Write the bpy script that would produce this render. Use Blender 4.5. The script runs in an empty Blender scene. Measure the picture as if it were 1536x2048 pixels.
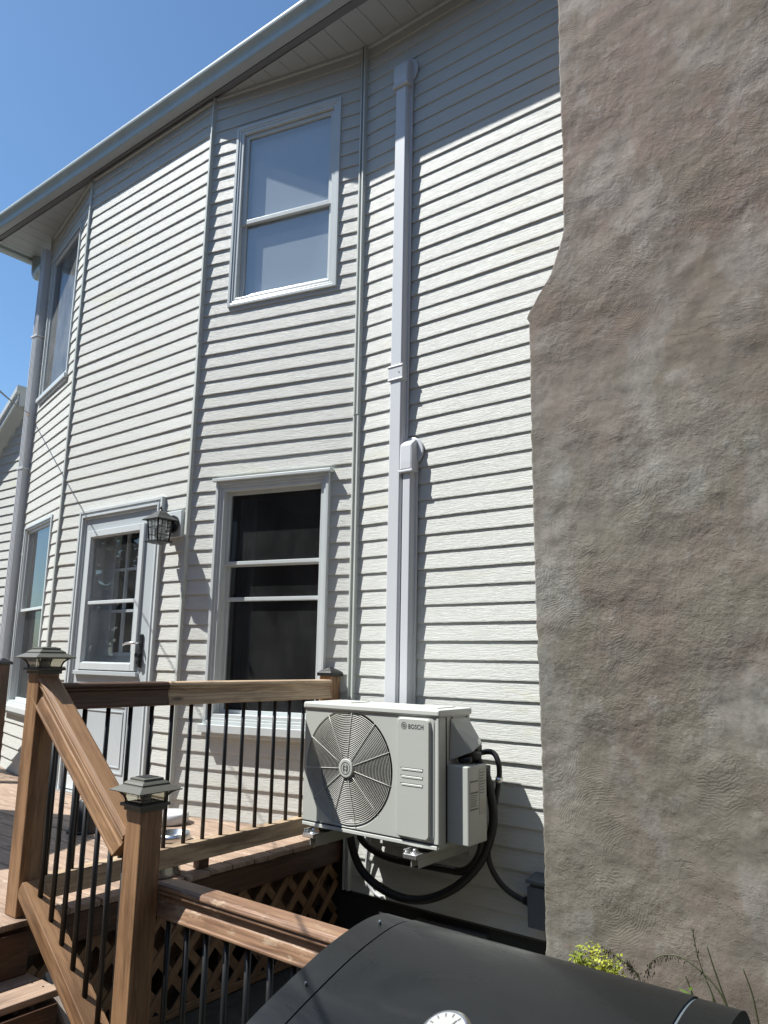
import bpy, math, random
from mathutils import Vector, Matrix, noise
random.seed(7)
R = 0.1016            # one clapboard course in metres; the scene is laid out in courses
H = 1.62              # eye height above the ground
C = bpy.context.scene.collection
SC = bpy.context.scene
# ------------------------------------------------------------------ camera
D_CAM = 35.134
yaw, pitch, roll = -0.65909485, 0.19082785, -0.01493587
fw = Vector((math.sin(yaw)*math.cos(pitch), math.cos(yaw)*math.cos(pitch), math.sin(pitch)))
rt = Vector((math.cos(yaw), -math.sin(yaw), 0)); dn = fw.cross(rt)
r2 = rt*math.cos(roll)+dn*math.sin(roll); d2 = -rt*math.sin(roll)+dn*math.cos(roll)
cam = bpy.data.objects.new('camera', bpy.data.cameras.new('camera')); C.objects.link(cam)
m = Matrix((( r2.x, -d2.x, -fw.x, 0), (r2.y, -d2.y, -fw.y, -D_CAM*R), (r2.z, -d2.z, -fw.z, H), (0, 0, 0, 1)))
cam.matrix_world = m
cam.data.sensor_fit = 'HORIZONTAL'; cam.data.sensor_width = 36; cam.data.lens = 36*1505.81/1536
cam.data.clip_start = 0.02; cam.data.clip_end = 2000
SC.camera = cam
# ------------------------------------------------------------------ light
SUNDIR = Vector((-1.3, -1.0, 2.41)).normalized()
w = bpy.data.worlds.new('World'); SC.world = w; w.use_nodes = True
nt = w.node_tree; bg = nt.nodes['Background']
sky = nt.nodes.new('ShaderNodeTexSky'); sky.sky_type = 'NISHITA'; sky.sun_disc = False
sky.sun_elevation = math.asin(SUNDIR.z); sky.sun_rotation = math.atan2(SUNDIR.x, SUNDIR.y)
sky.air_density = 1.0; sky.dust_density = 0.6; sky.ozone_density = 1.4
tint = nt.nodes.new('ShaderNodeMix'); tint.data_type = 'RGBA'; tint.blend_type = 'MULTIPLY'; tint.inputs[0].default_value = 1
tint.inputs[7].default_value = (0.765, 0.985, 1.11, 1)
nt.links.new(sky.outputs[0], tint.inputs[6]); nt.links.new(tint.outputs[2], bg.inputs[0]); bg.inputs[1].default_value = 0.078
sl = bpy.data.lights.new('sun', 'SUN'); sl.energy = 5.0; sl.angle = math.radians(0.5); sl.color = (1, 0.978, 0.93)
so = bpy.data.objects.new('sun', sl); C.objects.link(so)
so.rotation_euler = SUNDIR.to_track_quat('Z', 'Y').to_euler()
SC.view_settings.view_transform = 'Standard'; SC.view_settings.look = 'None'
SC.view_settings.exposure = 0.9; SC.view_settings.gamma = 1; SC.view_settings.use_curve_mapping = False

# ------------------------------------------------------------------ materials
def mat(name, col, rough=0.5, metal=0.0, spec=0.5, coat=0.0):
    m = bpy.data.materials.new(name); m.use_nodes = True
    b = m.node_tree.nodes['Principled BSDF']
    b.inputs['Base Color'].default_value = (*col, 1); b.inputs['Roughness'].default_value = rough
    b.inputs['Metallic'].default_value = metal; b.inputs['Specular IOR Level'].default_value = spec
    b.inputs['Coat Weight'].default_value = coat
    return m
def N(m, t, **kw):
    n = m.node_tree.nodes.new(t)
    for k, v in kw.items(): setattr(n, k, v)
    return n
def L(m, a, b): m.node_tree.links.new(a, b)
def coords(m, scale, kind='world', rot=(0, 0, 0)):
    mp = N(m, 'ShaderNodeMapping'); mp.inputs['Scale'].default_value = scale; mp.inputs['Rotation'].default_value = rot
    if kind == 'world':
        g = N(m, 'ShaderNodeNewGeometry'); L(m, g.outputs['Position'], mp.inputs['Vector'])
    else:
        t = N(m, 'ShaderNodeTexCoord'); oi = N(m, 'ShaderNodeObjectInfo')
        vm = N(m, 'ShaderNodeVectorMath', operation='MULTIPLY_ADD')
        vm.inputs[1].default_value = (1, 1, 1)
        cb = N(m, 'ShaderNodeCombineXYZ'); ml = N(m, 'ShaderNodeMath', operation='MULTIPLY'); ml.inputs[1].default_value = 37.0
        L(m, oi.outputs['Random'], ml.inputs[0]); L(m, ml.outputs[0], cb.inputs[0]); L(m, ml.outputs[0], cb.inputs[1])
        L(m, t.outputs['Object'], vm.inputs[0]); L(m, cb.outputs[0], vm.inputs[2]); L(m, vm.outputs[0], mp.inputs['Vector'])
    return mp.outputs[0]
def tex(m, vec, scale=5, detail=4, rough=0.5, dist=0.0):
    n = N(m, 'ShaderNodeTexNoise'); n.inputs['Scale'].default_value = scale; n.inputs['Detail'].default_value = detail
    n.inputs['Roughness'].default_value = rough; n.inputs['Distortion'].default_value = dist
    L(m, vec, n.inputs['Vector']); return n.outputs['Fac']
def ramp(m, fac, stops):
    r = N(m, 'ShaderNodeValToRGB'); e = r.color_ramp.elements
    while len(e) < len(stops): e.new(0.5)
    for i, (p, c) in enumerate(stops):
        e[i].position = p; e[i].color = (*c, 1) if len(c) == 3 else c
    L(m, fac, r.inputs[0]); return r.outputs[0]
def mixc(m, fac, a, b, mode='MIX'):
    n = N(m, 'ShaderNodeMix', data_type='RGBA', blend_type=mode)
    for s, v in ((0, fac), (6, a), (7, b)):
        if hasattr(v, 'is_output'): L(m, v, n.inputs[s])
        elif s == 0: n.inputs[0].default_value = v
        else: n.inputs[s].default_value = (*v, 1)
    return n.outputs[2]
def bump(m, h, strength=0.3, dist=0.01, prev=None):
    b = N(m, 'ShaderNodeBump'); b.inputs['Strength'].default_value = strength; b.inputs['Distance'].default_value = dist
    L(m, h, b.inputs['Height'])
    if prev is not None: L(m, prev, b.inputs['Normal'])
    return b.outputs[0]
def setin(m, sock, out): L(m, out, m.node_tree.nodes['Principled BSDF'].inputs[sock])

def vinyl(name, col, grain=0.6):
    m = mat(name, col, 0.55, spec=0.25)
    big = tex(m, coords(m, (0.5, 0.5, 1.2)), 1.3, 3)
    yel = tex(m, coords(m, (0.9, 0.9, 4.0)), 1.7, 5, 0.6, 0.6)
    c = mixc(m, ramp(m, big, [(0.3, (0, 0, 0)), (0.75, (0.5,)*3)]), col, tuple(x*0.93 for x in col))
    c = mixc(m, ramp(m, yel, [(0.60, (0, 0, 0)), (0.72, (0.55,)*3)]), c, (col[0]*0.97, col[1]*0.94, col[2]*0.78))
    dirt = tex(m, coords(m, (3, 3, 14)), 3, 5, 0.7)
    c = mixc(m, ramp(m, dirt, [(0.62, (0, 0, 0)), (0.85, (0.35,)*3)]), c, tuple(x*0.75 for x in col))
    setin(m, 'Base Color', c)
    g = tex(m, coords(m, (3.0, 3.0, 60)), 2.4, 3, 0.5, 0.9)
    g2 = tex(m, coords(m, (9, 9, 260)), 1.0, 2, 0.5, 0.3)
    bb = bump(m, ramp(m, g, [(0.40, (0, 0, 0)), (0.50, (1,)*3), (0.60, (0.2,)*3)]), grain, 0.0018)
    bb = bump(m, g2, grain*0.35, 0.001, bb)
    setin(m, 'Normal', bb)
    return m
def painted(name, col, rough=0.35, dirt=0.25, spec=0.5):
    m = mat(name, col, rough, spec=spec)
    t = tex(m, coords(m, (3, 3, 1.5)), 2.5, 5, 0.65)
    c = mixc(m, ramp(m, t, [(0.45, (0, 0, 0)), (0.8, (dirt,)*3)]), col, tuple(x*0.6 for x in col))
    setin(m, 'Base Color', c)
    setin(m, 'Normal', bump(m, tex(m, coords(m, (1, 1, 1)), 60, 2), 0.08, 0.001))
    return m
def wood(name, light, dark, rough=0.6, bumpk=0.3, worn=None, spec=0.4):
    m = mat(name, light, rough, spec=spec)
    v = coords(m, (1.6, 26, 26), 'object')
    g = tex(m, v, 1.6, 6, 0.6, 1.2)
    wv = N(m, 'ShaderNodeTexWave', wave_type='RINGS', rings_direction='X'); wv.inputs['Scale'].default_value = 7.5
    wv.inputs['Distortion'].default_value = 5.0; wv.inputs['Detail'].default_value = 3; wv.inputs['Detail Scale'].default_value = 1.2
    L(m, coords(m, (0.55, 7, 7), 'object'), wv.inputs['Vector'])
    rings = ramp(m, wv.outputs['Fac'], [(0.0, (0.15,)*3), (0.35, (0.5,)*3), (1.0, (0.62,)*3)])
    c = mixc(m, ramp(m, g, [(0.3, (0,)*3), (0.72, (1,)*3)]), dark, light)
    c = mixc(m, 0.38, c, rings, 'OVERLAY')
    st = tex(m, coords(m, (0.8, 5, 5), 'object'), 2.0, 5, 0.7)
    c = mixc(m, ramp(m, st, [(0.35, (0.8,)*3), (0.5, (0,)*3)]), c, tuple(x*0.55 for x in dark))
    vo = N(m, 'ShaderNodeTexVoronoi'); vo.inputs['Scale'].default_value = 1.0
    L(m, coords(m, (2.3, 9, 9), 'object'), vo.inputs['Vector'])
    c = mixc(m, ramp(m, vo.outputs['Distance'], [(0.05, (0.9,)*3), (0.11, (0,)*3)]), c, tuple(x*0.28 for x in dark))
    if worn:
        t = tex(m, coords(m, (2, 7, 7), 'object'), 3.0, 7, 0.75)
        c = mixc(m, ramp(m, t, [(0.56, (0,)*3), (0.63, (0.85,)*3)]), c, worn)
    setin(m, 'Base Color', c)
    bb = bump(m, g, bumpk, 0.004); bb = bump(m, wv.outputs['Fac'], bumpk*0.5, 0.002, bb)
    setin(m, 'Normal', bb)
    return m
def glass(name, tint, gloss=1.0, rough=0.0, ior=1.62, dust_haze=0.035):
    m = bpy.data.materials.new(name); m.use_nodes = True; t = m.node_tree; t.nodes.remove(t.nodes['Principled BSDF'])
    out = t.nodes['Material Output']
    tr = t.nodes.new('ShaderNodeBsdfTransparent'); tr.inputs[0].default_value = (*tint, 1)
    gl = t.nodes.new('ShaderNodeBsdfGlossy'); gl.inputs['Roughness'].default_value = rough; gl.inputs[0].default_value = (gloss, gloss, gloss, 1)
    ge = t.nodes.new('ShaderNodeNewGeometry')
    dt = N(m, 'ShaderNodeVectorMath', operation='DOT_PRODUCT'); L(m, ge.outputs['Incoming'], dt.inputs[0]); L(m, ge.outputs['Normal'], dt.inputs[1])
    def mt(op, a, b=None):
        n = N(m, 'ShaderNodeMath', operation=op)
        for k, v in enumerate((a, b)):
            if v is None: continue
            if hasattr(v, 'is_output'): L(m, v, n.inputs[k])
            else: n.inputs[k].default_value = v
        return n
    f0 = 1.7*((ior-1)/(ior+1))**2
    fr = mt('ADD', mt('MULTIPLY', mt('POWER', mt('SUBTRACT', 1.0, mt('ABSOLUTE', dt.outputs['Value']).outputs[0]).outputs[0], 5.0).outputs[0], 1-f0).outputs[0], f0)
    mx = t.nodes.new('ShaderNodeMixShader'); L(m, fr.outputs[0], mx.inputs[0]); L(m, tr.outputs[0], mx.inputs[1]); L(m, gl.outputs[0], mx.inputs[2])
    bp = t.nodes.new('ShaderNodeBump'); bp.inputs['Strength'].default_value = 0.06; bp.inputs['Distance'].default_value = 0.01
    L(m, tex(m, coords(m, (1, 1, 1)), 2.2, 1), bp.inputs['Height']); L(m, bp.outputs[0], gl.inputs['Normal'])
    df = t.nodes.new('ShaderNodeBsdfDiffuse'); df.inputs[0].default_value = (0.6, 0.62, 0.62, 1)  # dust film whose pale colour also paints in reflected sky haze
    m2 = t.nodes.new('ShaderNodeMixShader'); L(m, mx.outputs[0], m2.inputs[1]); L(m, df.outputs[0], m2.inputs[2])
    sm_ = tex(m, coords(m, (2, 2, 1.2)), 2.5, 6, 0.7)
    mr = t.nodes.new('ShaderNodeMapRange'); mr.inputs[1].default_value = 0.35; mr.inputs[2].default_value = 0.75; mr.inputs[3].default_value = dust_haze*0.5; mr.inputs[4].default_value = dust_haze*1.6
    L(m, sm_, mr.inputs[0]); L(m, mr.outputs[0], m2.inputs[0])
    L(m, m2.outputs[0], out.inputs[0]); return m

M = {}
M['siding'] = vinyl('vinyl_siding', (0.548, 0.558, 0.528))
M['trim'] = painted('white_trim', (0.54, 0.58, 0.59), 0.3)
M['post_trim'] = painted('corner_trim', (0.50, 0.53, 0.50), 0.35)
M['winframe'] = painted('window_vinyl', (0.56, 0.60, 0.60), 0.3)
M['gutter'] = painted('gutter_aluminium', (0.40, 0.46, 0.46), 0.5, 0.4)
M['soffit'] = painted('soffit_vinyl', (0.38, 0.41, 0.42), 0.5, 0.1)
M['soffitdark'] = painted('soffit_strip', (0.16, 0.165, 0.18), 0.6)
M['duct'] = painted('duct_plastic', (0.54, 0.56, 0.585), 0.3, 0.06)
M['door'] = painted('door_paint', (0.43, 0.47, 0.49), 0.3, 0.08)
M['innerdoor'] = painted('inner_door_paint', (0.70, 0.72, 0.74), 0.5, 0.05)
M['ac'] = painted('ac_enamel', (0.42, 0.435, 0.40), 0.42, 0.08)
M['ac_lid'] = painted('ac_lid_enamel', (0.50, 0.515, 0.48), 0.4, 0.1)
M['grille'] = mat('grille_wire', (0.55, 0.55, 0.51), 0.4)
M['blackplastic'] = mat('black_plastic', (0.012, 0.013, 0.015), 0.45)
M['acdark'] = mat('ac_interior', (0.010, 0.011, 0.013), 0.7)
M['print'] = mat('grey_print', (0.05, 0.055, 0.06), 0.5)
M['greybox'] = painted('box_grey', (0.09, 0.11, 0.125), 0.5)
M['zinc'] = mat('zinc_steel', (0.75, 0.76, 0.76), 0.25, 0.9)
M['steel'] = mat('stainless_steel', (0.62, 0.62, 0.6), 0.22, 1.0)
M['blackmetal'] = mat('black_powdercoat', (0.010, 0.011, 0.012), 0.38)
M['bronze'] = painted('bronze_paint', (0.068, 0.068, 0.055), 0.5, 0.3)
M['capglass'] = glass('cap_glass', (0.72, 0.70, 0.62), 0.8, 0.12)
M['pane'] = glass('window_pane', (0.80, 0.84, 0.86))
M['screen_pane'] = glass('screened_pane', (0.42, 0.45, 0.47), 0.8)
M['blue_pane'] = glass('upper_pane', (0.72, 0.76, 0.80), 1.0, 0.0, 2.0)
M['haze_pane'] = glass('dusty_screen', (0.5, 0.55, 0.58), 0.6, 0.0, 1.5, 0.16)
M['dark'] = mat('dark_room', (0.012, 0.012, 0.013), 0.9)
M['room'] = mat('room_wall', (0.03, 0.03, 0.032), 0.9)
M['blind'] = painted('blind_fabric', (0.60, 0.62, 0.61), 0.8, 0.1)
M['curtain'] = painted('curtain_fabric', (0.12, 0.13, 0.15), 0.9, 0.2)
M['foundation'] = painted('foundation_parging', (0.035, 0.036, 0.035), 0.9, 0.4)
M['ventdark'] = painted('vent_paint', (0.075, 0.078, 0.08), 0.7)
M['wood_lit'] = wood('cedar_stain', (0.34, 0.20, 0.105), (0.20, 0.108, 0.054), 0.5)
M['wood_dark'] = wood('dark_cedar', (0.115, 0.058, 0.034), (0.05, 0.026, 0.016), 0.5)
M['wood_grey'] = wood('pale_rail_wood', (0.52, 0.40, 0.27), (0.30, 0.21, 0.135), 0.6)
M['deck'] = wood('deck_board_stain', (0.38, 0.275, 0.20), (0.24, 0.165, 0.12), 0.6, 0.35, (0.44, 0.36, 0.29))
M['rail_worn'] = wood('worn_rail_stain', (0.30, 0.185, 0.115), (0.17, 0.095, 0.06), 0.36, 0.3, (0.36, 0.27, 0.19))
M['lattice'] = wood('lattice_pine', (0.31, 0.195, 0.105), (0.18, 0.105, 0.055), 0.7)
M['joist'] = wood('joist_lumber', (0.16, 0.10, 0.06), (0.09, 0.055, 0.035), 0.8)
M['peel'] = wood('peeling_paint', (0.42, 0.40, 0.37), (0.22, 0.17, 0.13), 0.7, 0.5, (0.16, 0.09, 0.05))
M['grill'] = mat('grill_enamel', (0.008, 0.009, 0.0095), 0.40, spec=0.28)
_g = tex(M['grill'], coords(M['grill'], (2.2, 5, 5), rot=(0, 0, 0.7)), 1.6, 3, 0.5, 1.0)
setin(M['grill'], 'Roughness', ramp(M['grill'], _g, [(0.35, (0.20,)*3), (0.7, (0.46,)*3)]))
_d = tex(M['grill'], coords(M['grill'], (1, 1, 1)), 90, 4, 0.8)
setin(M['grill'], 'Base Color', mixc(M['grill'], ramp(M['grill'], _d, [(0.62, (0,)*3), (0.75, (0.35,)*3)]), (0.008, 0.009, 0.0095), (0.03, 0.03, 0.027)))
setin(M['grill'], 'Normal', bump(M['grill'], tex(M['grill'], coords(M['grill'], (1, 1, 1)), 200, 2), 0.12, 0.0005))
M['dial'] = mat('dial_face', (0.33, 0.33, 0.32), 0.4)
M['ground'] = mat('ground_soil', (0.05, 0.045, 0.035), 0.95)
_n = tex(M['ground'], coords(M['ground'], (1, 1, 1)), 6, 8, 0.7)
setin(M['ground'], 'Base Color', ramp(M['ground'], _n, [(0.3, (0.03, 0.028, 0.02)), (0.55, (0.07, 0.065, 0.05)), (0.8, (0.05, 0.075, 0.025))]))
setin(M['ground'], 'Normal', bump(M['ground'], _n, 0.8, 0.03))
def leafmat(name, a, b):
    m = mat(name, a, 0.5); n = tex(m, coords(m, (1, 1, 1)), 14, 3)
    setin(m, 'Base Color', ramp(m, n, [(0.35, a), (0.65, b)]))
    m.node_tree.nodes['Principled BSDF'].inputs['Subsurface Weight'].default_value = 0.0
    tr = N(m, 'ShaderNodeBsdfTranslucent'); tr.inputs[0].default_value = (*b, 1)
    mx = N(m, 'ShaderNodeMixShader'); mx.inputs[0].default_value = 0.35
    out = m.node_tree.nodes['Material Output']
    L(m, m.node_tree.nodes['Principled BSDF'].outputs[0], mx.inputs[1]); L(m, tr.outputs[0], mx.inputs[2]); L(m, mx.outputs[0], out.inputs[0])
    return m
M['weed'] = leafmat('weed_leaf', (0.20, 0.26, 0.03), (0.40, 0.42, 0.05))
M['leaf'] = leafmat('green_leaf', (0.10, 0.20, 0.03), (0.22, 0.36, 0.06))
M['grass'] = mat('grass_stem', (0.045, 0.055, 0.02), 0.6)
M['seed'] = mat('seed_head', (0.05, 0.04, 0.03), 0.7)
M['tree'] = leafmat('tree_leaf', (0.03, 0.05, 0.015), (0.06, 0.09, 0.03))
M['bark'] = mat('bark', (0.06, 0.045, 0.035), 0.9)
M['umbrella'] = painted('shade_umbrella_canvas', (0.25, 0.24, 0.22), 0.8)

def stucco():
    m = mat('stucco', (0.15, 0.13, 0.12), 0.85, spec=0.25)
    P = coords(m, (1, 1, 1))
    def math_(op, a, b=None, c=None):
        n = N(m, 'ShaderNodeMath', operation=op)
        for k, v in enumerate((a, b, c)):
            if v is None: continue
            if hasattr(v, 'is_output'): L(m, v, n.inputs[k])
            else: n.inputs[k].default_value = v
        return n.outputs[0]
    n1 = tex(m, P, 1.15, 5, 0.55, 0.25)
    n2 = tex(m, coords(m, (1.7, 1.7, 1.0)), 1.7, 7, 0.62, 0.3)
    n3 = tex(m, P, 8, 7, 0.7, 0.1)
    n4 = tex(m, coords(m, (1.0, 1.0, 1.3)), 2.6, 5, 0.6, 0.3)
    c = ramp(m, n1, [(0.38, (0.165, 0.122, 0.100)), (0.47, (0.175, 0.144, 0.118)), (0.53, (0.145, 0.130, 0.098)), (0.62, (0.195, 0.178, 0.152))])
    c = mixc(m, ramp(m, n4, [(0.50, (0,)*3), (0.62, (0.7,)*3)]), c, (0.168, 0.120, 0.100))
    c = mixc(m, ramp(m, n2, [(0.50, (0,)*3), (0.56, (0.6,)*3), (0.64, (0.9,)*3)]), c, (0.27, 0.262, 0.245))
    c = mixc(m, ramp(m, n3, [(0.38, (0.7,)*3), (0.52, (0,)*3)]), c, (0.118, 0.104, 0.088))
    c = mixc(m, ramp(m, n3, [(0.58, (0,)*3), (0.70, (0.7,)*3)]), c, (0.30, 0.292, 0.272))
    g = N(m, 'ShaderNodeNewGeometry'); sp = N(m, 'ShaderNodeSeparateXYZ'); L(m, g.outputs['Position'], sp.inputs[0])
    up = math_('ADD', sp.outputs[2], math_('MULTIPLY_ADD', n1, 2.4, -1.2))
    mr = N(m, 'ShaderNodeMapRange'); mr.inputs[1].default_value = 2.7; mr.inputs[2].default_value = 3.3; L(m, up, mr.inputs[0])
    c = mixc(m, mr.outputs[0], mixc(m, 0.35, c, (0.182, 0.180, 0.152)), mixc(m, 0.40, c, (0.170, 0.130, 0.110)))
    streak = tex(m, coords(m, (22, 22, 0.6)), 1.2, 4, 0.6)
    c = mixc(m, ramp(m, streak, [(0.52, (0,)*3), (0.72, (0.3,)*3)]), c, (0.13, 0.115, 0.10))
    fine = tex(m, P, 60, 6, 0.75)
    c = mixc(m, ramp(m, fine, [(0.32, (0.45,)*3), (0.55, (0,)*3)]), c, (0.12, 0.105, 0.092))
    setin(m, 'Base Color', c)
    # soft hollows
    b = bump(m, tex(m, P, 2.6, 4, 0.5, 0.0), 0.45, 0.03)
    lump = ramp(m, tex(m, P, 1.6, 3), [(0.42, (0.15,)*3), (0.62, (1,)*3)])
    b = bump(m, math_('MULTIPLY', n3, lump), 0.9, 0.014, b)
    # lips left by the trowel: plateaus with ragged edges
    lay = tex(m, coords(m, (0.8, 0.8, 1.5), rot=(0, 0.5, 0)), 3.4, 9, 0.62, 0.2)
    pl = ramp(m, lay, [(0.36, (0,)*3), (0.375, (0.6,)*3), (0.50, (0.45,)*3), (0.507, (0.9,)*3), (0.60, (0.7,)*3), (0.612, (1,)*3)])
    lm = ramp(m, tex(m, coords(m, (1, 1, 1.4)), 2.3, 3), [(0.50, (0.12,)*3), (0.62, (1,)*3)])
    b = bump(m, math_('MULTIPLY', pl, lm), 0.6, 0.008, b)
    # trowel arcs round scattered centres
    vo = N(m, 'ShaderNodeTexVoronoi'); vo.inputs['Scale'].default_value = 2.6
    jit = N(m, 'ShaderNodeVectorMath', operation='MULTIPLY_ADD'); nz = N(m, 'ShaderNodeTexNoise'); nz.inputs['Scale'].default_value = 5; nz.inputs['Detail'].default_value = 4
    L(m, P, nz.inputs['Vector']); L(m, nz.outputs['Color'], jit.inputs[0]); jit.inputs[1].default_value = (0.16,)*3; L(m, P, jit.inputs[2]); L(m, jit.outputs[0], vo.inputs['Vector'])
    arc = math_('SINE', math_('MULTIPLY', vo.outputs['Distance'], 230.0))
    msk = ramp(m, tex(m, P, 3.6, 4, 0.6), [(0.50, (0,)*3), (0.60, (1,)*3)])
    am = math_('MULTIPLY', math_('MULTIPLY', arc, msk), tex(m, P, 30, 3))
    b = bump(m, am, 0.2, 0.0025, b)
    b = bump(m, math_('MULTIPLY', tex(m, P, 24, 8, 0.75), lump), 0.55, 0.006, b)
    b = bump(m, fine, 0.5, 0.002, b)
    setin(m, 'Normal', b)
    return m
M['stucco'] = stucco()

# ------------------------------------------------------------------ geometry helpers (lengths in courses)
def V(x, y, z): return Vector((x*R, y*R, H+z*R))
class Frame:
    """a wall facet: u along the wall, o outward, z up"""
    def __init__(s, ox, oy, ux, uy, nx, ny): s.ox, s.oy, s.ux, s.uy, s.nx, s.ny = ox, oy, ux, uy, nx, ny
    def __call__(s, u, o, z): return V(s.ox+s.ux*u+s.nx*o, s.oy+s.uy*u+s.ny*o, z)
WORLD = lambda x, y, z: V(x, y, z)
class MB:
    def __init__(s): s.v = []; s.f = []; s.smooth = []
    def add(s, vs, fs, sm=False):
        n = len(s.v); s.v += vs; s.f += [tuple(i+n for i in f) for f in fs]; s.smooth += [sm]*len(fs); return s
    def box(s, a0, a1, b0, b1, z0, z1, F=WORLD):
        vs = [F(a, b, z) for z in (z0, z1) for b in (b0, b1) for a in (a0, a1)]
        return s.add(vs, [(0, 2, 3, 1), (4, 5, 7, 6), (0, 1, 5, 4), (2, 6, 7, 3), (0, 4, 6, 2), (1, 3, 7, 5)])
    def prism(s, prof, a0, a1, F=WORLD, order='yz'):
        """profile of (b, z) points extruded along a"""
        n = len(prof); vs = [F(a, b, z) for a in (a0, a1) for b, z in prof]
        fs = [(i, (i+1) % n, n+(i+1) % n, n+i) for i in range(n)] + [tuple(range(n-1, -1, -1)), tuple(range(n, 2*n))]
        return s.add(vs, fs)
    def tube(s, pts, r, seg=10, cap=True, raw=False):
        P = [Vector(p) if raw else V(*p) for p in pts]; rr = [r]*len(P) if not hasattr(r, '__len__') else r
        vs, fs = [], []; up = Vector((0.13, 0.21, 0.97))
        t0 = (P[1]-P[0]).normalized(); nrm = t0.cross(up).normalized()
        for i, p in enumerate(P):
            t = (P[min(i+1, len(P)-1)]-P[max(i-1, 0)]).normalized()
            nrm = (nrm-t*nrm.dot(t)).normalized(); b = t.cross(nrm)
            for k in range(seg):
                a = 2*math.pi*k/seg; vs.append(p+(nrm*math.cos(a)+b*math.sin(a))*rr[i]*R)
        for i in range(len(P)-1):
            for k in range(seg): k2 = (k+1) % seg; fs.append((i*seg+k, i*seg+k2, (i+1)*seg+k2, (i+1)*seg+k))
        s.add(vs, fs, True)
        if cap:
            n = len(s.v)-len(vs); s.f += [tuple(n+k for k in range(seg-1, -1, -1)), tuple(n+(len(P)-1)*seg+k for k in range(seg))]; s.smooth += [False]*2
        return s
    def lathe(s, prof, cx, cy, seg=24, sides=None):
        """profile (radius, z) turned about a vertical axis; 4 segments give a square cap"""
        vs = []; ph = math.pi/4 if seg == 4 else 0; k4 = math.sqrt(2) if seg == 4 else 1
        for r, z in prof:
            for k in range(seg):
                a = 2*math.pi*k/seg+ph; vs.append(V(cx+r*k4*math.cos(a), cy+r*k4*math.sin(a), z))
        n = len(prof)
        fs = [(i*seg+k, i*seg+(k+1) % seg, (i+1)*seg+(k+1) % seg, (i+1)*seg+k) for i in range(n-1) for k in range(seg)]
        fs += [tuple(range(seg-1, -1, -1)), tuple((n-1)*seg+k for k in range(seg))]
        return s.add(vs, fs, seg > 4)
def smoothpts(pts, n=6):
    out = []; P = [Vector(p) for p in pts]
    for i in range(len(P)-1):
        p0, p1, p2, p3 = P[max(i-1, 0)], P[i], P[i+1], P[min(i+2, len(P)-1)]
        for k in range(n):
            t = k/n
            out.append(0.5*((2*p1)+(p2-p0)*t+(2*p0-5*p1+4*p2-p3)*t*t+(3*p1-p0-3*p2+p3)*t**3))
    out.append(P[-1]); return [tuple(p) for p in out]
def link(name, mb, m, parent=None, bevel=0, origin=None):
    me = bpy.data.meshes.new(name)
    org = parent.matrix_world.translation if parent is not None else Vector((0, 0, 0))
    if origin is not None: org = Vector(origin)
    elif parent is None and mb.v:
        xs = [v.x for v in mb.v]; ys = [v.y for v in mb.v]; zs = [v.z for v in mb.v]
        org = Vector(((min(xs)+max(xs))/2, (min(ys)+max(ys))/2, min(zs)))
    me.from_pydata([v-org for v in mb.v], [], mb.f); me.update()
    me.polygons.foreach_set('use_smooth', mb.smooth)
    ob = bpy.data.objects.new(name, me); C.objects.link(ob)
    for mm in (m if isinstance(m, (list, tuple)) else [m]): me.materials.append(mm)
    if parent is not None:
        ob.parent = parent
        if origin is not None: ob.location = org-parent.matrix_world.translation
    else: ob.location = org
    ob.matrix_world.translation = org
    if bevel:
        b = ob.modifiers.new('bevel', 'BEVEL'); b.width = bevel*R; b.segments = 2; b.limit_method = 'ANGLE'; b.angle_limit = 0.6
    return ob
def thing(name, label, cat, loc, group=None):
    o = bpy.data.objects.new(name, None); C.objects.link(o); o.location = V(*loc); o.matrix_world.translation = V(*loc)
    o.empty_display_size = 0.05
    return tag(o, label, cat, group)
def tag(o, label, cat, group=None):
    o['label'] = label; o['category'] = cat
    if group: o['group'] = group
    return o
def beam(name, p0, p1, prof, m, parent, bevel=0.03, roll_up=Vector((0, 0, 1))):
    """profile (side, up) swept from p0 to p1; local X runs along the grain"""
    a, b = V(*p0), V(*p1); x = (b-a).normalized(); ln = (b-a).length
    y = roll_up.cross(x).normalized(); z = x.cross(y)
    n = len(prof); me = bpy.data.meshes.new(name)
    vs = [Vector((s, p[0]*R, p[1]*R)) for s in (0, ln) for p in prof]
    fs = [(i, (i+1) % n, n+(i+1) % n, n+i) for i in range(n)] + [tuple(range(n-1, -1, -1)), tuple(range(n, 2*n))]
    me.from_pydata(vs, [], fs); me.materials.append(m)
    import bmesh
    bmm = bmesh.new(); bmm.from_mesh(me); bmesh.ops.recalc_face_normals(bmm, faces=bmm.faces); bmm.to_mesh(me); bmm.free()
    ob = bpy.data.objects.new(name, me); C.objects.link(ob)
    M4 = Matrix((( x.x, y.x, z.x, a.x), (x.y, y.y, z.y, a.y), (x.z, y.z, z.z, a.z), (0, 0, 0, 1)))
    if parent is not None:
        ob.parent = parent; M4 = Matrix.Translation(-parent.matrix_world.translation) @ M4
    ob.matrix_basis = M4
    if bevel:
        bv = ob.modifiers.new('bevel', 'BEVEL'); bv.width = bevel*R; bv.segments = 2; bv.limit_method = 'ANGLE'; bv.angle_limit = 0.6
    return ob
def rect(w, h, cy=0, cz=0): return [(cy-w/2, cz-h/2), (cy+w/2, cz-h/2), (cy+w/2, cz+h/2), (cy-w/2, cz+h/2)]

# ------------------------------------------------------------------ the ground
g = MB().add([Vector((x, y, 0)) for x, y in ((-400, -400), (400, -400), (400, 400), (-400, 400))], [(0, 1, 2, 3)])
o = link('ground', g, M['ground'], origin=(0, 0, 0)); o['kind'] = 'structure'

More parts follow.
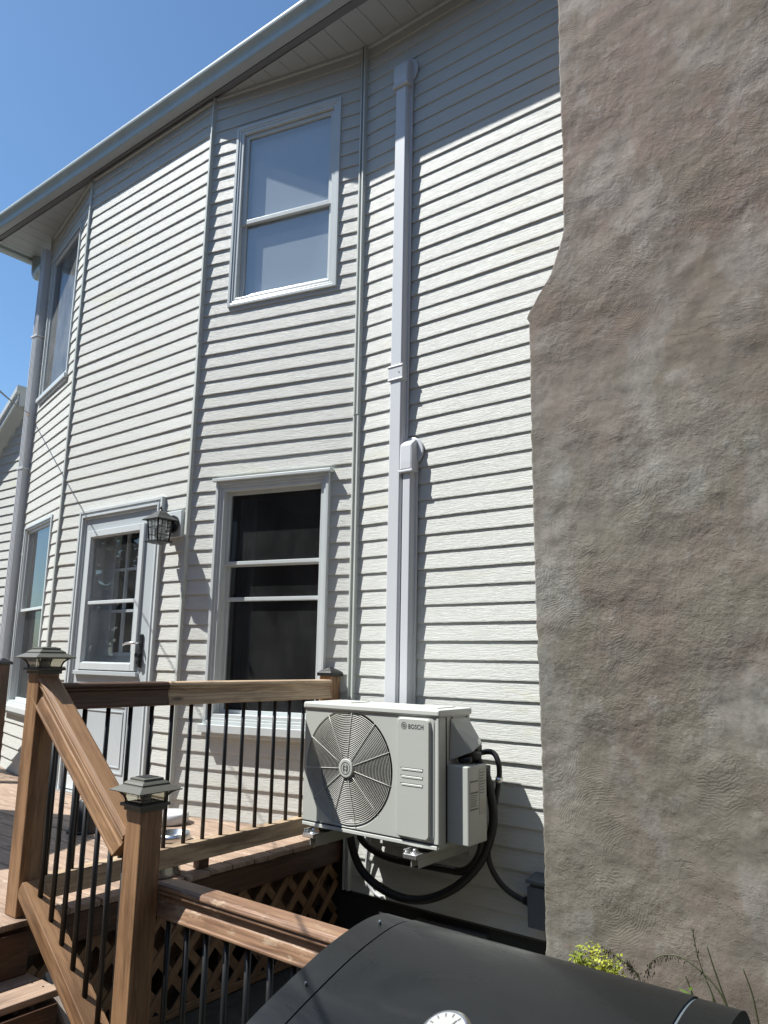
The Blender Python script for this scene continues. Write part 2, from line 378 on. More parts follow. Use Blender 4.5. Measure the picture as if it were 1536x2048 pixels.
# ------------------------------------------------------------------ the house
XA, XB, YB, XC = -29.33, -41.74, -3.093, -58.47
XD = XC-(XA-XB)
LU = math.hypot(XA-XB, YB)
FW = Frame(XA, 0, 1, 0, 0, -1)
c_, s_ = (XB-XA)/LU, YB/LU
FAB = Frame(XA, 0, c_, s_, -s_, c_)
FBC = Frame(XB, YB, -1, 0, 0, -1)
FCD = Frame(XC, YB, c_, -s_, s_, c_)
SOF = 41.9
house = thing('house', 'two storey house wall in cream vinyl clapboard with a shallow angled bay, door and windows', 'house', (-45, 0, -15.9))
def boards(parent, F, ulen, zlo, zhi, holes=(), seed=0):
    k = math.floor(zlo+0.06)
    z = k-0.06
    while z < zhi-0.05:
        za, zb = max(z, zlo), min(z+1, zhi)
        cuts = sorted({0, ulen} | {h[i] for h in holes for i in (0, 1) if h[2] < zb and h[3] > za and 0 < h[i] < ulen})
        rnd = random.Random(seed*1000+int(z*10))
        ph = rnd.uniform(0, 50); sag = rnd.choice([0, 0, 0, 1])
        def t0(u): return 0.084+0.018*noise.noise(Vector((u*0.12+ph, seed*3.7, 0)))+(0.022*sag*max(0, math.sin(u*0.33+ph)))
        for u0, u1 in zip(cuts[:-1], cuts[1:]):
            um = (u0+u1)/2; rs = [(za, zb)]
            for h in holes:
                if h[0] <= um <= h[1]:
                    nr = []
                    for a, b in rs:
                        if h[2] >= b or h[3] <= a: nr.append((a, b)); continue
                        if h[2] > a: nr.append((a, h[2]))
                        if h[3] < b: nr.append((h[3], b))
                    rs = nr
            n = max(1, int((u1-u0)/2.5))
            for a, b in rs:
                if b-a < 0.03: continue
                vs = []; 
                for i in range(n+1):
                    u = u0+(u1-u0)*i/n; t = t0(u)
                    def out(zz): return 0.012+t*(1-(zz-z))
                    ja = a+(0.018*noise.noise(Vector((u*0.2, ph, 3))) if a == z else 0)
                    vs += [F(u, 0.0, ja), F(u, out(a), ja), F(u, out(a)+0.004, ja+0.05), F(u, out(b), b)]
                fs = []
                for i in range(n):
                    for j in range(3): fs.append((4*i+j, 4*i+4+j, 4*i+5+j, 4*i+1+j))
                fs += [(0, 1, 2, 3), (4*n+3, 4*n+2, 4*n+1, 4*n)]
                mb = MB(); mb.add(vs, fs)
                link('siding_board', mb, M['siding'], parent)
        z += 1
# window and door openings in facet coordinates (u0, u1, z0, z1)
AB_UP = (1.83, 10.52, 24.25, 38.6); AB_LO = (1.85, 10.45, -4.3, 11.45)
BC_DOOR = (XB+44.40, XB+55.1, -10, 10.95)
BC_DOOR = (2.68, 13.36, -10.0, 11.0)
CD_UP = (2.2, 11.3, 24.15, 38.7); CD_LO = (2.2, 11.3, -4.6, 11.5)
sh = lambda h: (h[0]+0.3, h[1]-0.3, h[2]+0.3, h[3]-0.3)
boards(house, FW, 17.5, -12.87, SOF, (), 1)
boards(house, FAB, LU, -10.0, SOF, (sh(AB_UP), sh(AB_LO)), 2)
boards(house, FBC, XB-XC, -10.0, SOF, ((BC_DOOR[0]+.3, BC_DOOR[1]-.3, -11, BC_DOOR[3]-.3),), 3)
boards(house, FCD, LU, -10.0, SOF, (sh(CD_UP), sh(CD_LO)), 4)
# sheathing behind the boards so that no light leaks through
def sheath(F, ulen, holes, z0, z1):
    mb = MB(); cur = 0.0
    for h in sorted(holes):
        mb.box(cur, h[0], -0.35, -0.06, z0, z1, F)
    us = sorted({0, ulen} | {h[i] for h in holes for i in (0, 1)}); mb = MB()
    for a, b in zip(us[:-1], us[1:]):
        zs = [z0]+[v for h in sorted(holes, key=lambda q: q[2]) if h[0] <= (a+b)/2 <= h[1] for v in (h[2], h[3])]+[z1]
        for i in range(0, len(zs), 2):
            if zs[i+1] > zs[i]: mb.box(a, b, -0.35, -0.06, zs[i], zs[i+1], F)
    link('sheathing', mb, M['dark'], house)
sheath(FW, 17.5, [], -12.8, SOF); sheath(FAB, LU, [sh(AB_UP), sh(AB_LO)], -12.8, SOF)
sheath(FBC, XB-XC, [(BC_DOOR[0]+.3, BC_DOOR[1]-.3, -10, BC_DOOR[3]-.3)], -12.8, SOF); sheath(FCD, LU, [sh(CD_UP), sh(CD_LO)], -12.8, SOF)
# side wall going back from the far corner
link('side_wall', MB().box(XD-0.02, XD+0.3, 0.12, 60, -15.9, SOF), M['siding'], house)
# corner posts
def cpost(F, u, z0, z1, wide=0.42, proud=0.3, dbl=False, o0=-0.05):
    mb = MB().box(u-wide/2, u+wide/2, o0, proud*0.6, z0, z1, F)
    mb.box(u-wide/2, u-wide/2+0.12, proud*0.6, proud, z0+0.01, z1-0.01, F)
    if dbl: mb.box(u+wide/2-0.13, u+wide/2, proud*0.6, proud, z0+0.01, z1-0.01, F)
    return link('corner_post', mb, M['post_trim'], house, 0.02)
cpost(FW, 0.0, -12.87, 15.0, 0.44, 0.34, True); cpost(FW, 0.0, 15.0, SOF, 0.40, 0.38, True)
cpost(FBC, 0.02, -10, 22.0, 0.40, 0.30); cpost(FBC, 0.02, 22.0, SOF, 0.36, 0.33)
cpost(FBC, XB-XC-0.02, -10, SOF, 0.40, 0.26)
cpost(FCD, LU, -10, SOF, 0.6, 0.3)
# wavy foundation below, with vent
link('foundation', MB().box(XB, -12, 0.25, 1.2, -15.95, -12.9), M['foundation'], house)
vt = link('foundation_vent', MB().box(-24.6, -20.4, -0.15, 0.24, -15.0, -13.35), M['ventdark'], house, 0.04)
link('starter_strip', MB().box(XA+0.25, -12, -0.02, 0.24, -12.99, -12.88), M['ventdark'], house)

def dhung(F, W, trim, recess, meet, sill, panes, blind=None, storm_rails=(), back=6.0, name='window', head=False, sw=0.33):
    u0, u1, z0, z1 = W
    mb = MB(); po = 0.62 if blind else 1.0
    # stepped casing
    for k, (t0, t1, o) in enumerate(((0, 0.22, 0.34), (0.22, trim*0.62, 0.26), (trim*0.62, trim, 0.18))):
        mb.box(u0+t0, u0+t1, -0.1, o*po, z0+t0, z1-t0, F); mb.box(u1-t1, u1-t0, -0.1, o*po, z0+t0, z1-t0, F)
        mb.box(u0+t1, u1-t1, -0.1, o*po, z1-t1, z1-t0, F); mb.box(u0+t1, u1-t1, -0.1, o*po, z0+t0, z0+t1, F)
    win = link(name, mb, M['winframe'], house, 0.025)
    # jambs
    j = MB(); a, b = u0+trim, u1-trim; c, d = z0+trim, z1-trim
    for (p, q, r_, s) in ((a-0.16, a, c-0.16, d+0.16), (b, b+0.16, c-0.16, d+0.16), (a, b, d, d+0.16), (a, b, c-0.16, c)):
        j.box(p, q, -recess-0.5, -0.1, r_, s, F)
    link('jamb', j, M['winframe'], win)
    # sashes: upper outside, lower inside
    def sash(zl, zh, oo, w_=sw, glassm=None, top=None):
        sb = MB(); tw = top or w_
        sb.box(a+0.005, a+w_, oo-0.28, oo, zl, zh, F); sb.box(b-w_, b-0.005, oo-0.28, oo, zl, zh, F)
        sb.box(a+w_, b-w_, oo-0.28, oo, zh-tw, zh-0.004, F); sb.box(a+w_, b-w_, oo-0.28, oo, zl+0.004, zl+w_, F)
        link('sash', sb, M['winframe'], win, 0.02)
        pn = MB().add([F(a+w_, oo-0.14, zl+w_), F(a+w_, oo-0.14, zh-tw), F(b-w_, oo-0.14, zh-tw), F(b-w_, oo-0.14, zl+w_)], [(0, 1, 2, 3)])
        link('pane', pn, glassm or M['pane'], win)
    for (zl, zh, oo, gm) in panes(c, d, recess): sash(zl, zh, oo, glassm=M[gm])
    # dark room behind
    rb = MB(); rb.box(a-0.5, b+0.5, -back-0.2, -back, c-0.5, d+0.5, F)
    rb.box(a-0.5, a-0.17, -back, -recess-0.5, c-0.5, d+0.5, F); rb.box(b+0.17, b+0.5, -back, -recess-0.5, c-0.5, d+0.5, F)
    rb.box(a-0.17, b+0.17, -back, -recess-0.5, d+0.17, d+0.5, F); rb.box(a-0.17, b+0.17, -back, -recess-0.5, c-0.5, c-0.17, F)
    link('room_interior', rb, M['room'], win)
    if blind:
        bl = MB(); ob_, bm, zt, zb_ = blind
        n = 40
        vs = []
        for i in range(n+1):
            u = a+0.03+(b-a-0.06)*i/n; of = ob_
            vs += [F(u, of, zb_), F(u, of, zt)]
        bl.add(vs, [(2*i, 2*i+2, 2*i+3, 2*i+1) for i in range(n)], True)
        link('blind', bl, M[bm], win)
    if sill:
        ov, h, pr_ = sill
        link('sill', MB().box(u0-ov, u1+ov, 0, pr_, z0-h, z0-0.005, F).box(u0, u1, 0, pr_*0.6, z0-h-0.25, z0-h-0.005, F), M['winframe'], win, 0.03)
    if head:
        link('head_cap', MB().box(u0-0.2, u1+0.2, 0, 0.55, z1+0.005, z1+0.22, F), M['winframe'], win, 0.03)
    return win
# upper bay window with a pale blind
dhung(FAB, AB_UP, 0.62, 0.12, None, None,
      lambda c, d, r: [(31.0-0.35, d, -r+0.02, 'blue_pane'), (c, 31.0+0.05, -r-0.16, 'blue_pane')], blind=(-0.62, 'blind', 37.9, 24.9), back=5)
lw = dhung(FAB, AB_LO, 0.62, 0.3, None, (0.18, 0.5, 0.62),
      lambda c, d, r: [(5.85, d, -r+0.05, 'screen_pane'), (3.5, 6.0, -r-0.2, 'screen_pane'), (c, 3.72, -r-0.25, 'screen_pane')], back=14, head=True, sw=0.24)
link('curtain', MB().add([FAB(9.6-0.02*i, -1.6-0.25*math.sin(i*0.9), z) for i in range(0, 60) for z in (-3.4, 10.6)], [(2*i, 2*i+2, 2*i+3, 2*i+1) for i in range(59)], True), M['curtain'], lw)
dhung(FCD, CD_UP, 0.34, -0.02, None, (0.15, 0.4, 0.4), lambda c, d, r: [(c, d, -r+0.02, 'haze_pane')], blind=(-0.5, 'curtain', 38, 24.6), back=5, sw=0.22)
dhung(FCD, CD_LO, 0.4, 0.1, None, (0.3, 0.45, 0.5),
      lambda c, d, r: [(3.6, d, -r+0.02, 'pane'), (c, 3.9, -r-0.25, 'screen_pane')], blind=(-1.6, 'curtain', 3.8, -4.2), back=8, sw=0.25)

# ------------------------------------------------------------------ storm door with inner door
def fr(mb, u0, u1, z0, z1, t, o0, o1, F=FBC, tb=None):
    tb = tb or t
    mb.box(u0, u0+t, o0, o1, z0, z1, F); mb.box(u1-t, u1, o0, o1, z0, z1, F)
    mb.box(u0+t, u1-t, o0, o1, z1-t, z1, F); mb.box(u0+t, u1-t, o0, o1, z0, z0+tb, F); return mb
u0, u1, z0, z1 = BC_DOOR
dc = MB()
for t0, t1, o in ((0, 0.2, 0.36), (0.2, 0.38, 0.28), (0.38, 0.55, 0.36), (0.55, 0.72, 0.22)):
    dc.box(u0+t0, u0+t1, -0.5, o, z0, z1-t0, FBC); dc.box(u1-t1, u1-t0, -0.5, o, z0, z1-t0, FBC); dc.box(u0+t1, u1-t1, -0.5, o, z1-t1, z1-t0, FBC)
door_frame = link('door_frame', dc, M['trim'], house, 0.02)
a, b, zt = u0+0.72, u1-0.72, z1-0.72
zb = z0+0.25
sd = MB(); gl0, gl1, gz0, gz1 = 4.72, 12.0, -1.15, 9.25
sd.box(a, gl0, -0.2, 0.1, zb, zt, FBC); sd.box(gl1, b, -0.2, 0.1, zb, zt, FBC)
sd.box(gl0, gl1, -0.2, 0.1, gz1, zt, FBC); sd.box(gl0, gl1, -0.2, 0.1, zb, gz0, FBC)
door = link('storm_door', sd, M['door'], house, 0.02)
fm = MB(); fr(fm, gl0-0.05, gl1+0.05, gz0-0.05, gz1+0.05, 0.5, 0.105, 0.30); fr(fm, gl0+0.3, gl1-0.3, gz0+0.3, gz1-0.3, 0.22, -0.1, 0.2)
fm.box(gl0+0.45, gl1-0.45, -0.12, 0.16, 3.62, 3.88, FBC)
link('glazing_frame', fm, M['trim'], door, 0.03)
link('glazing_ledge', MB().box(gl0-0.35, gl1+0.35, 0.105, 0.34, gz0-0.42, gz0-0.12, FBC), M['door'], door, 0.03)
link('pane', MB().add([FBC(gl0, -0.05, gz0), FBC(gl0, -0.05, gz1), FBC(gl1, -0.05, gz1), FBC(gl1, -0.05, gz0)], [(0, 1, 2, 3)]), M['pane'], door)
pm = MB(); fr(pm, 5.35, 10.75, -8.2, -3.6, 0.14, 0.105, 0.16); fr(pm, 5.75, 10.35, -7.8, -4.0, 0.10, 0.105, 0.15)
link('door_panel', pm, M['door'], door, 0.02)
link('kick_plate', MB().box(a+0.1, b-0.1, 0.101, 0.15, zb, zb+0.9, FBC), M['trim'], door, 0.02)
link('door_badge', MB().box(8.6, 11.2, 0.101, 0.16, -2.6, -2.35, FBC), M['print'], door, 0.02)
link('threshold', MB().box(u0+0.2, u1-0.2, -0.4, 0.7, z0, z0+0.2, FBC), M['zinc'], door_frame, 0.03)
hx = 4.20
hd = MB().box(hx-0.17, hx+0.17, 0.10, 0.24, -0.95, 1.35, FBC)
dh = link('door_handle', hd, M['blackmetal'], door, 0.05)
link('lever', MB().tube([tuple(q) for q in [(XB-hx, YB-0.25, 0.72), (XB-hx, YB-0.72, 0.72), (XB-hx-0.3, YB-0.80, 0.74), (XB-hx-0.9, YB-0.80, 0.70), (XB-hx-1.15, YB-0.85, 0.58)]], [0.1, 0.09, 0.09, 0.08, 0.06], 10), M['zinc'], dh)
link('lock_barrel', MB().tube([(XB-hx, YB-0.2, -0.1), (XB-hx, YB-0.55, -0.1)], 0.16, 12).tube([(XB-hx, YB-0.2, -0.6), (XB-hx, YB-0.4, -0.6)], 0.13, 12), M['blackmetal'], dh)
# inner panel door behind the glass
idr = MB(); oz = -1.7
idr.box(a, a+3.1, oz-0.4, oz, z0, zt, FBC); idr.box(b-1.64, b, oz-0.4, oz, z0, zt, FBC)
idr.box(a+3.1, b-1.64, oz-0.4, oz, z0, 0.0, FBC); idr.box(a+3.1, b-1.64, oz-0.4, oz, 9.6, zt, FBC)
link('inner_door', idr, M['innerdoor'], house, 0.03)
mu = MB(); ia, ib, ic, id_ = a+3.1, b-1.64, 0.0, 9.6
fr(mu, ia-0.2, ib+0.2, ic-0.2, id_+0.2, 0.28, oz, oz+0.12)
for k in (1, 2): mu.box(ia+(ib-ia)*k/3-0.1, ia+(ib-ia)*k/3+0.1, oz-0.15, oz+0.06, ic, id_, FBC)
for k in (1, 2): mu.box(ia, ib, oz-0.14, oz+0.05, ic+(id_-ic)*k/3-0.1, ic+(id_-ic)*k/3+0.1, FBC)
link('muntin_grid', mu, M['innerdoor'], house)
link('door_recess', MB().box(a-0.3, a, oz-0.4, -0.22, z0, zt+0.3, FBC).box(b, b+0.3, oz-0.4, -0.22, z0, zt+0.3, FBC).box(a, b, oz-0.4, -0.22, zt, zt+0.3, FBC), M['innerdoor'], house)
link('hallway', MB().box(a-0.3, b+0.3, -8.3, -8, z0, zt+.3, FBC).box(a-0.5, a-0.3, -8, oz-.4, z0, zt+.3, FBC).box(b+.3, b+.5, -8, oz-.4, z0, zt+.3, FBC).box(a-.3, b+.3, -8, oz-.4, zt+.3, zt+.5, FBC), M['dark'], house)

# ------------------------------------------------------------------ eaves
def wally(x):
    if x > XA: return 0.0
    if x > XB: return YB*(XA-x)/(XA-XB)
    if x > XC: return YB
    if x > XD: return YB*(1-(XC-x)/(XC-XD))
    return 6.0
XL, XR_ = -76.2, -10.0
x = XR_; pw = 1.475
xs = []
while x > XL: xs.append(x); x -= pw
xs.append(XL)
for x1, x0 in zip(xs[:-1], xs[1:]):
    g_ = 0.018
    pts = [(x1-g_, -3.12), (x1-g_, wally(x1)+0.1)]
    for kx in (XA, XB, XC):
        if x0 < kx < x1: pts.append((kx, wally(kx)+0.1))
    if x0 < XD < x1: pts += [(XD, 0.1), (XD, 6)]
    pts += [(x0+g_, wally(x0)+0.1), (x0+g_, -3.12)]
    if all(p[1] <= -2.9 for p in pts): continue
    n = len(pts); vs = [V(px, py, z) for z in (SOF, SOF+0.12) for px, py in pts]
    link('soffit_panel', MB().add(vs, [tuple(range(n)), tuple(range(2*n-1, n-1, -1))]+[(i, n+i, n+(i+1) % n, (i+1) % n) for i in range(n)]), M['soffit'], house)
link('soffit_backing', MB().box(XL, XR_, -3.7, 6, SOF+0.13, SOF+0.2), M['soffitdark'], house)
link('soffit_strip', MB().add([V(*p) for p in ((XL, -3.66, SOF-0.02), (XB, -3.44, SOF-0.02), (XR_, -2.70, SOF-0.02), (XL, -3.70, SOF-0.02), (XB, -3.70, SOF-0.02), (XR_, -3.76, SOF-0.02))], [(0, 1, 4, 3), (1, 2, 5, 4)]), M['soffitdark'], house)  # dark strip under the soffit edge, widening to the right
# wall-side trim under the soffit
for F, ul in ((FW, 17), (FAB, LU), (FBC, XB-XC), (FCD, LU)):
    link('soffit_trim', MB().box(0.2, ul-0.2, 0.0, 0.22, SOF-0.22, SOF-0.015, F), M['trim'], house)
gp = [(-3.78, SOF-0.05), (-4.44, SOF-0.05), (-4.50, SOF+0.02), (-4.52, SOF+0.42), (-4.60, SOF+0.62), (-4.86, SOF+0.88), (-4.90, SOF+1.02), (-4.90, SOF+1.18), (-4.78, SOF+1.20), (-4.76, SOF+1.05), (-3.78, SOF+1.05)]
gut = link('gutter', MB().prism(gp, XL-0.3, XR_), M['gutter'], house, 0.03)
link('gutter_underside', MB().box(XL-0.25, XR_, -4.40, -3.80, SOF-0.075, SOF-0.052), M['soffit'], gut)
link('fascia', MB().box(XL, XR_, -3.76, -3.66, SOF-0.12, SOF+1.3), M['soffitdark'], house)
# fascia returning along the left end, and the roof
rf = MB().box(XL-0.35, XL-0.1, -4.9, 30, SOF-0.05, SOF+1.25).box(XL-0.1, XL+0.5, -3.6, 30, SOF-0.04, SOF-0.01)
link('end_fascia', rf, M['gutter'], house, 0.03)
link('roof', MB().prism([(-4.7, SOF+1.25), (-4.7, SOF+1.35), (60, SOF+20.2), (60, SOF+1.25)], XL-0.35, XR_), M['foundation'], house)
# downspout with elbow
dsp = MB(); dx0 = -71.45
dsp.box(dx0, dx0+0.85, -0.85, -0.2, -9.8, 40.4)
for k in range(3): dsp.box(dx0+0.12+0.25*k, dx0+0.12+0.25*k+0.1, -0.89, -0.85, -9.8, 40.4)
dso = link('downspout', dsp, M['duct'], house, 0.05)
link('elbow', MB().tube(smoothpts([(-75.9, 0.9, 41.9), (-75.9, 0.9, 40.9), (-75.7, 0.85, 40.0), (-75.0, 0.7, 39.4), (-73.4, 0.1, 39.1), (-72.0, -0.3, 38.9), (-71.2, -0.5, 38.3)], 5), 0.48, 12), M['gutter'], dso)
for zz in (17.4, 31.0): link('strap', MB().box(dx0-0.2, dx0+1.0, -0.93, -0.1, zz-0.12, zz+0.12), M['duct'], dso, 0.03)
link('return_gutter', MB().box(XL-1.0, XL-0.38, -4.4, 12, SOF-0.42, SOF+1.1).box(XL-0.36, XL-0.12, -3.7, 12, SOF-0.38, SOF-0.05), M['gutter'], house, 0.04)

# ------------------------------------------------------------------ low wing beyond
wing = thing('neighbouring_wing', 'low cream clapboard wing with a sloping white roof edge beyond the downspout', 'building', (-86, 4.2, -15.9))
FWG = Frame(-70.9, 4.2, -1, 0, 0, -1)
APX, APZ, SL = -80.6, 28.0, 0.83
n_ = 0
z = -11.06
while z < 26.3:
    # boards end on the underside of the rising roof
    ul_top = max(0, (APX*1.08+70.9)) 
    ulen = min(30, 9.7+(APZ-1.7-z)/SL)
    if ulen > 0.3:
        mb = MB(); vs = []
        for i in range(2):
            u = ulen*i
            vs += [FWG(u, 0, z), FWG(u, 0.117, z), FWG(u, 0.012, z+1)]
        mb.add(vs, [(0, 3, 4, 1), (1, 4, 5, 2), (0, 1, 2), (5, 4, 3)])
        link('siding_board', mb, M['siding'], wing)
    z += 1
link('wall_sheathing', MB().box(0.4, 30, -0.4, -0.06, -15.9, 16, FWG), M['dark'], wing)
def rake(yf, yb_, dz0, dz1, inset=0.0):
    xa_, za_ = APX-inset, APZ
    ln = 22
    return [V(xa_, yf, za_+dz1), V(xa_-ln, yf, za_+dz1-SL*ln), V(xa_-ln, yf, za_+dz0-SL*ln), V(xa_, yf, za_+dz0),
            V(xa_, yb_, za_+dz1), V(xa_-ln, yb_, za_+dz1-SL*ln), V(xa_-ln, yb_, za_+dz0-SL*ln), V(xa_, yb_, za_+dz0)]
BX = [(0, 1, 2, 3), (7, 6, 5, 4), (0, 4, 5, 1), (1, 5, 6, 2), (2, 6, 7, 3), (3, 7, 4, 0)]
link('roof_edge', MB().add(rake(2.5, 40, 0.25, 1.0), BX), M['trim'], wing, 0.03)
link('fascia_board', MB().add(rake(2.7, 2.9, -0.75, 0.24, 0.2), BX), M['trim'], wing, 0.03)
link('soffit_panel', MB().add(rake(2.9, 12, -0.65, -0.5, 0.25), BX), M['soffit'], wing)
link('ridge_fascia', MB().box(APX-0.22, APX-0.05, 2.9, 40, APZ-1.3, APZ+0.22), M['trim'], wing, 0.03)

# ------------------------------------------------------------------ chimney breast of rough stucco
EDGE = [(60, -13.3), (33.1, -13.39), (28.8, -13.45), (24.5, -13.42), (20.3, -13.51), (19.8, -13.63), (18.2, -14.25), (16.45, -15.50), (16.3, -15.56), (16.0, -15.42), (13.1, -15.43), (9.65, -15.46), (2.64, -15.43), (-1.7, -15.35), (-5.9, -15.30), (-11.8, -15.33), (-16, -15.35)]
def xl(z):
    for (za, xa), (zb_, xb) in zip(EDGE[:-1], EDGE[1:]):
        if zb_ <= z <= za: return xb+(xa-xb)*(z-zb_)/(za-zb_)
    return -15.35
mb = MB(); NZ, NX = 640, 170; ztop, zbot = 48.0, -16.0; xr = -1.0
vs = []
for j in range(NZ+1):
    z = zbot+(ztop-zbot)*j/NZ; e = xl(z)+0.05*noise.noise(Vector((z*1.7, 0, 9)))+0.03*noise.noise(Vector((z*6, 2, 9)))
    # returns to the wall, then the face
    rowx = [(e+0.05, 0.2), (e+0.02, -2.0), (e, -3.93)]
    for xx, yy in rowx: vs.append(V(xx, yy, z))
    for i in range(NX+1):
        s = (i/NX)**1.15; x = e+0.06+(xr-e-0.06)*s
        p = Vector((x, z, 1.3))
        d_ = 0.11*noise.noise(p*0.22)+0.05*noise.noise(Vector((x*0.5, z*0.75, 4)))+0.022*noise.noise(Vector((x*1.3, z*1.6, 7)))+0.008*noise.noise(Vector((x*3.6, z*4.2, 1)))
        vs.append(V(x, -4.0-d_, z))
n = NX+4
fs = [(j*n+i, j*n+i+1, (j+1)*n+i+1, (j+1)*n+i) for j in range(NZ) for i in range(n-1)]
mb.add(vs, fs, True)
ch = link('chimney', mb, M['stucco'])
tag(ch, 'massive chimney breast of rough trowelled grey brown stucco covering the right of the wall', 'chimney')

# ------------------------------------------------------------------ line set ducts on the wall
def duct(name, label, xb0, xt0, wid, dep, zb, zt, coup):
    t = thing(name, label, 'duct', (xb0, 0, zb))
    def X(z): return xb0+(xt0-xb0)*(z-zb)/(zt-zb)
    mb = MB(); hw = wid/2
    prof = [(-hw-0.14, -0.12), (-hw-0.14, -0.28), (-hw, -0.30), (-hw, -dep+0.12), (-hw+0.1, -dep), (hw-0.1, -dep), (hw, -dep+0.12), (hw, -0.30), (hw+0.14, -0.28), (hw+0.14, -0.12)]
    n = len(prof); vs = [V(X(z)+px, py, z) for z in (zb, zt-1.4) for px, py in prof]
    mb.add(vs, [(i, (i+1) % n, n+(i+1) % n, n+i) for i in range(n)]+[tuple(range(n-1, -1, -1)), tuple(range(n, 2*n))])
    link('cover', mb, M['duct'], t, 0.03)
    # end cap turning into the wall
    cp = MB(); P = [(-dep-0.14, zt-1.9), (-dep-0.14, zt-1.35), (-dep-0.1, zt-0.3), (-dep+0.25, zt), (-0.15, zt+0.02), (-0.12, zt-1.9)]
    cp.prism([(y, z) for y, z in P], X(zt)-hw-0.12, X(zt)+hw+0.12)
    c_o = link('end_cap', cp, M['duct'], t, 0.12)
    link('flange', MB().tube([(X(zt), -0.12, zt-0.65), (X(zt), -0.26, zt-0.65)], hw+0.52, 24), M['duct'], t, 0.03)
    link('cap_joint', MB().box(X(zt)-hw-0.16, X(zt)+hw+0.16, -dep-0.18, -0.15, zt-2.0, zt-1.86), M['duct'], t, 0.03)
    for zc in coup:
        cpl = MB().box(X(zc)-hw-0.06, X(zc)+hw+0.06, -dep-0.05, -0.15, zc-0.5, zc+0.5)
        cpl.box(X(zc)-hw-0.09, X(zc)+hw+0.09, -dep-0.09, -0.14, zc+0.36, zc+0.47).box(X(zc)-hw-0.09, X(zc)+hw+0.09, -dep-0.09, -0.14, zc-0.47, zc-0.36)
        cp_ = link('coupler', cpl, M['duct'], t, 0.03)
        link('screw', MB().tube([(X(zc)+hw-0.2, -dep-0.05, zc), (X(zc)+hw-0.2, -dep-0.08, zc)], 0.035, 8), M['print'], cp_)
    return t
duct('tall_line_cover', 'tall white plastic line set duct running up to the eave', -26.12, -25.78, 0.95, 0.7, -8.0, 38.6, (16.9,))
duct('short_line_cover', 'short white line set duct ending in an elbow halfway up the wall', -25.22, -25.08, 0.68, 0.66, -8.0, 12.6, ())

# ------------------------------------------------------------------ outdoor unit
AX0, AX1, AY0, AY1, AZ0, AZ1 = -28.9, -20.33, -4.45, -1.65, -8.62, -2.62
ac = thing('outdoor_unit', 'cream outdoor heat pump unit with a round fan grille hung on wall brackets', 'heat pump', ((AX0+AX1)/2, (AY0+AY1)/2, AZ0))
fcx, fcz, frr = -25.86, -5.55, 2.86
# front panel with a round opening: ring of quads to a rectangle
def front_panel():
    mb = MB(); n = 96; pts_in, pts_out = [], []
    for k in range(n):
        a = 2*math.pi*k/n; pts_in.append((fcx+frr*math.cos(a), fcz+frr*math.sin(a)))
        ca, sa = math.cos(a), math.sin(a)
        xw = (AX1-fcx) if ca > 0 else (fcx-AX0); zw = (AZ1-fcz) if sa > 0 else (fcz-AZ0)
        t = min(xw/abs(ca) if abs(ca) > 1e-6 else 1e9, zw/abs(sa) if abs(sa) > 1e-6 else 1e9)
        pts_out.append((fcx+t*ca, fcz+t*sa))
    vs = [V(x, AY0, z) for x, z in pts_out]+[V(x, AY0, z) for x, z in pts_in]+[V(fcx+(x-fcx)*0.955, AY0+0.22, fcz+(z-fcz)*0.955) for x, z in pts_in]+[V(fcx+(x-fcx)*0.94, AY0+0.9, fcz+(z-fcz)*0.94) for x, z in pts_in]
    fs = []
    for k in range(n):
        k2 = (k+1) % n
        fs += [(k, k2, n+k2, n+k), (n+k, n+k2, 2*n+k2, 2*n+k), (2*n+k, 2*n+k2, 3*n+k2, 3*n+k)]
    mb.add(vs, fs)
    # corners that the ring misses
    for cx, cz in ((AX0, AZ0), (AX0, AZ1), (AX1, AZ0), (AX1, AZ1)):
        best = sorted(range(n), key=lambda k: (pts_out[k][0]-cx)**2+(pts_out[k][1]-cz)**2)[:2]
        i, j = best
        if abs(i-j) == 1 or abs(i-j) == n-1:
            mb.add([V(cx, AY0, cz), V(pts_out[i][0], AY0, pts_out[i][1]), V(pts_out[j][0], AY0, pts_out[j][1])], [(0, 1, 2)])
    return mb
body = front_panel()
body.add([V(x, y, z) for x, y, z in ((AX0, AY0, AZ0), (AX0, AY1, AZ0), (AX0, AY1, AZ1), (AX0, AY0, AZ1), (AX1, AY0, AZ0), (AX1, AY1, AZ0), (AX1, AY1, AZ1), (AX1, AY0, AZ1))],
         [(0, 3, 2, 1), (4, 5, 6, 7), (1, 2, 6, 5), (0, 1, 5, 4), (3, 7, 6, 2)])
bd = link('body', body, M['ac'], ac)
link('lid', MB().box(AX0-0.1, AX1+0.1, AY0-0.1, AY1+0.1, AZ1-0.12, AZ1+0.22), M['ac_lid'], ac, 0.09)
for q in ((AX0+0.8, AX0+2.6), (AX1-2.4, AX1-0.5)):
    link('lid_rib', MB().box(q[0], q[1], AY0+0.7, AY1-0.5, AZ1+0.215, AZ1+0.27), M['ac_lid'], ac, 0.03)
link('front_seam', MB().box(AX0, AX1, AY0-0.03, AY0-0.004, AZ0+0.17, AZ0+0.23), M['acdark'], bd)
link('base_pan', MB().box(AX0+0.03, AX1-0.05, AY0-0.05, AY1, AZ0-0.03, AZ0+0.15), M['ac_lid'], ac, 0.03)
link('corner_strip', MB().box(AX1-0.12, AX1+0.05, AY0-0.04, AY0+0.55, AZ0+0.2, AZ1-0.14), M['ac'], ac, 0.05)
link('side_seam', MB().box(AX1+0.002, AX1+0.03, AY0+0.62, AY0+0.67, AZ0+0.2, AZ1-0.14), M['acdark'], bd)
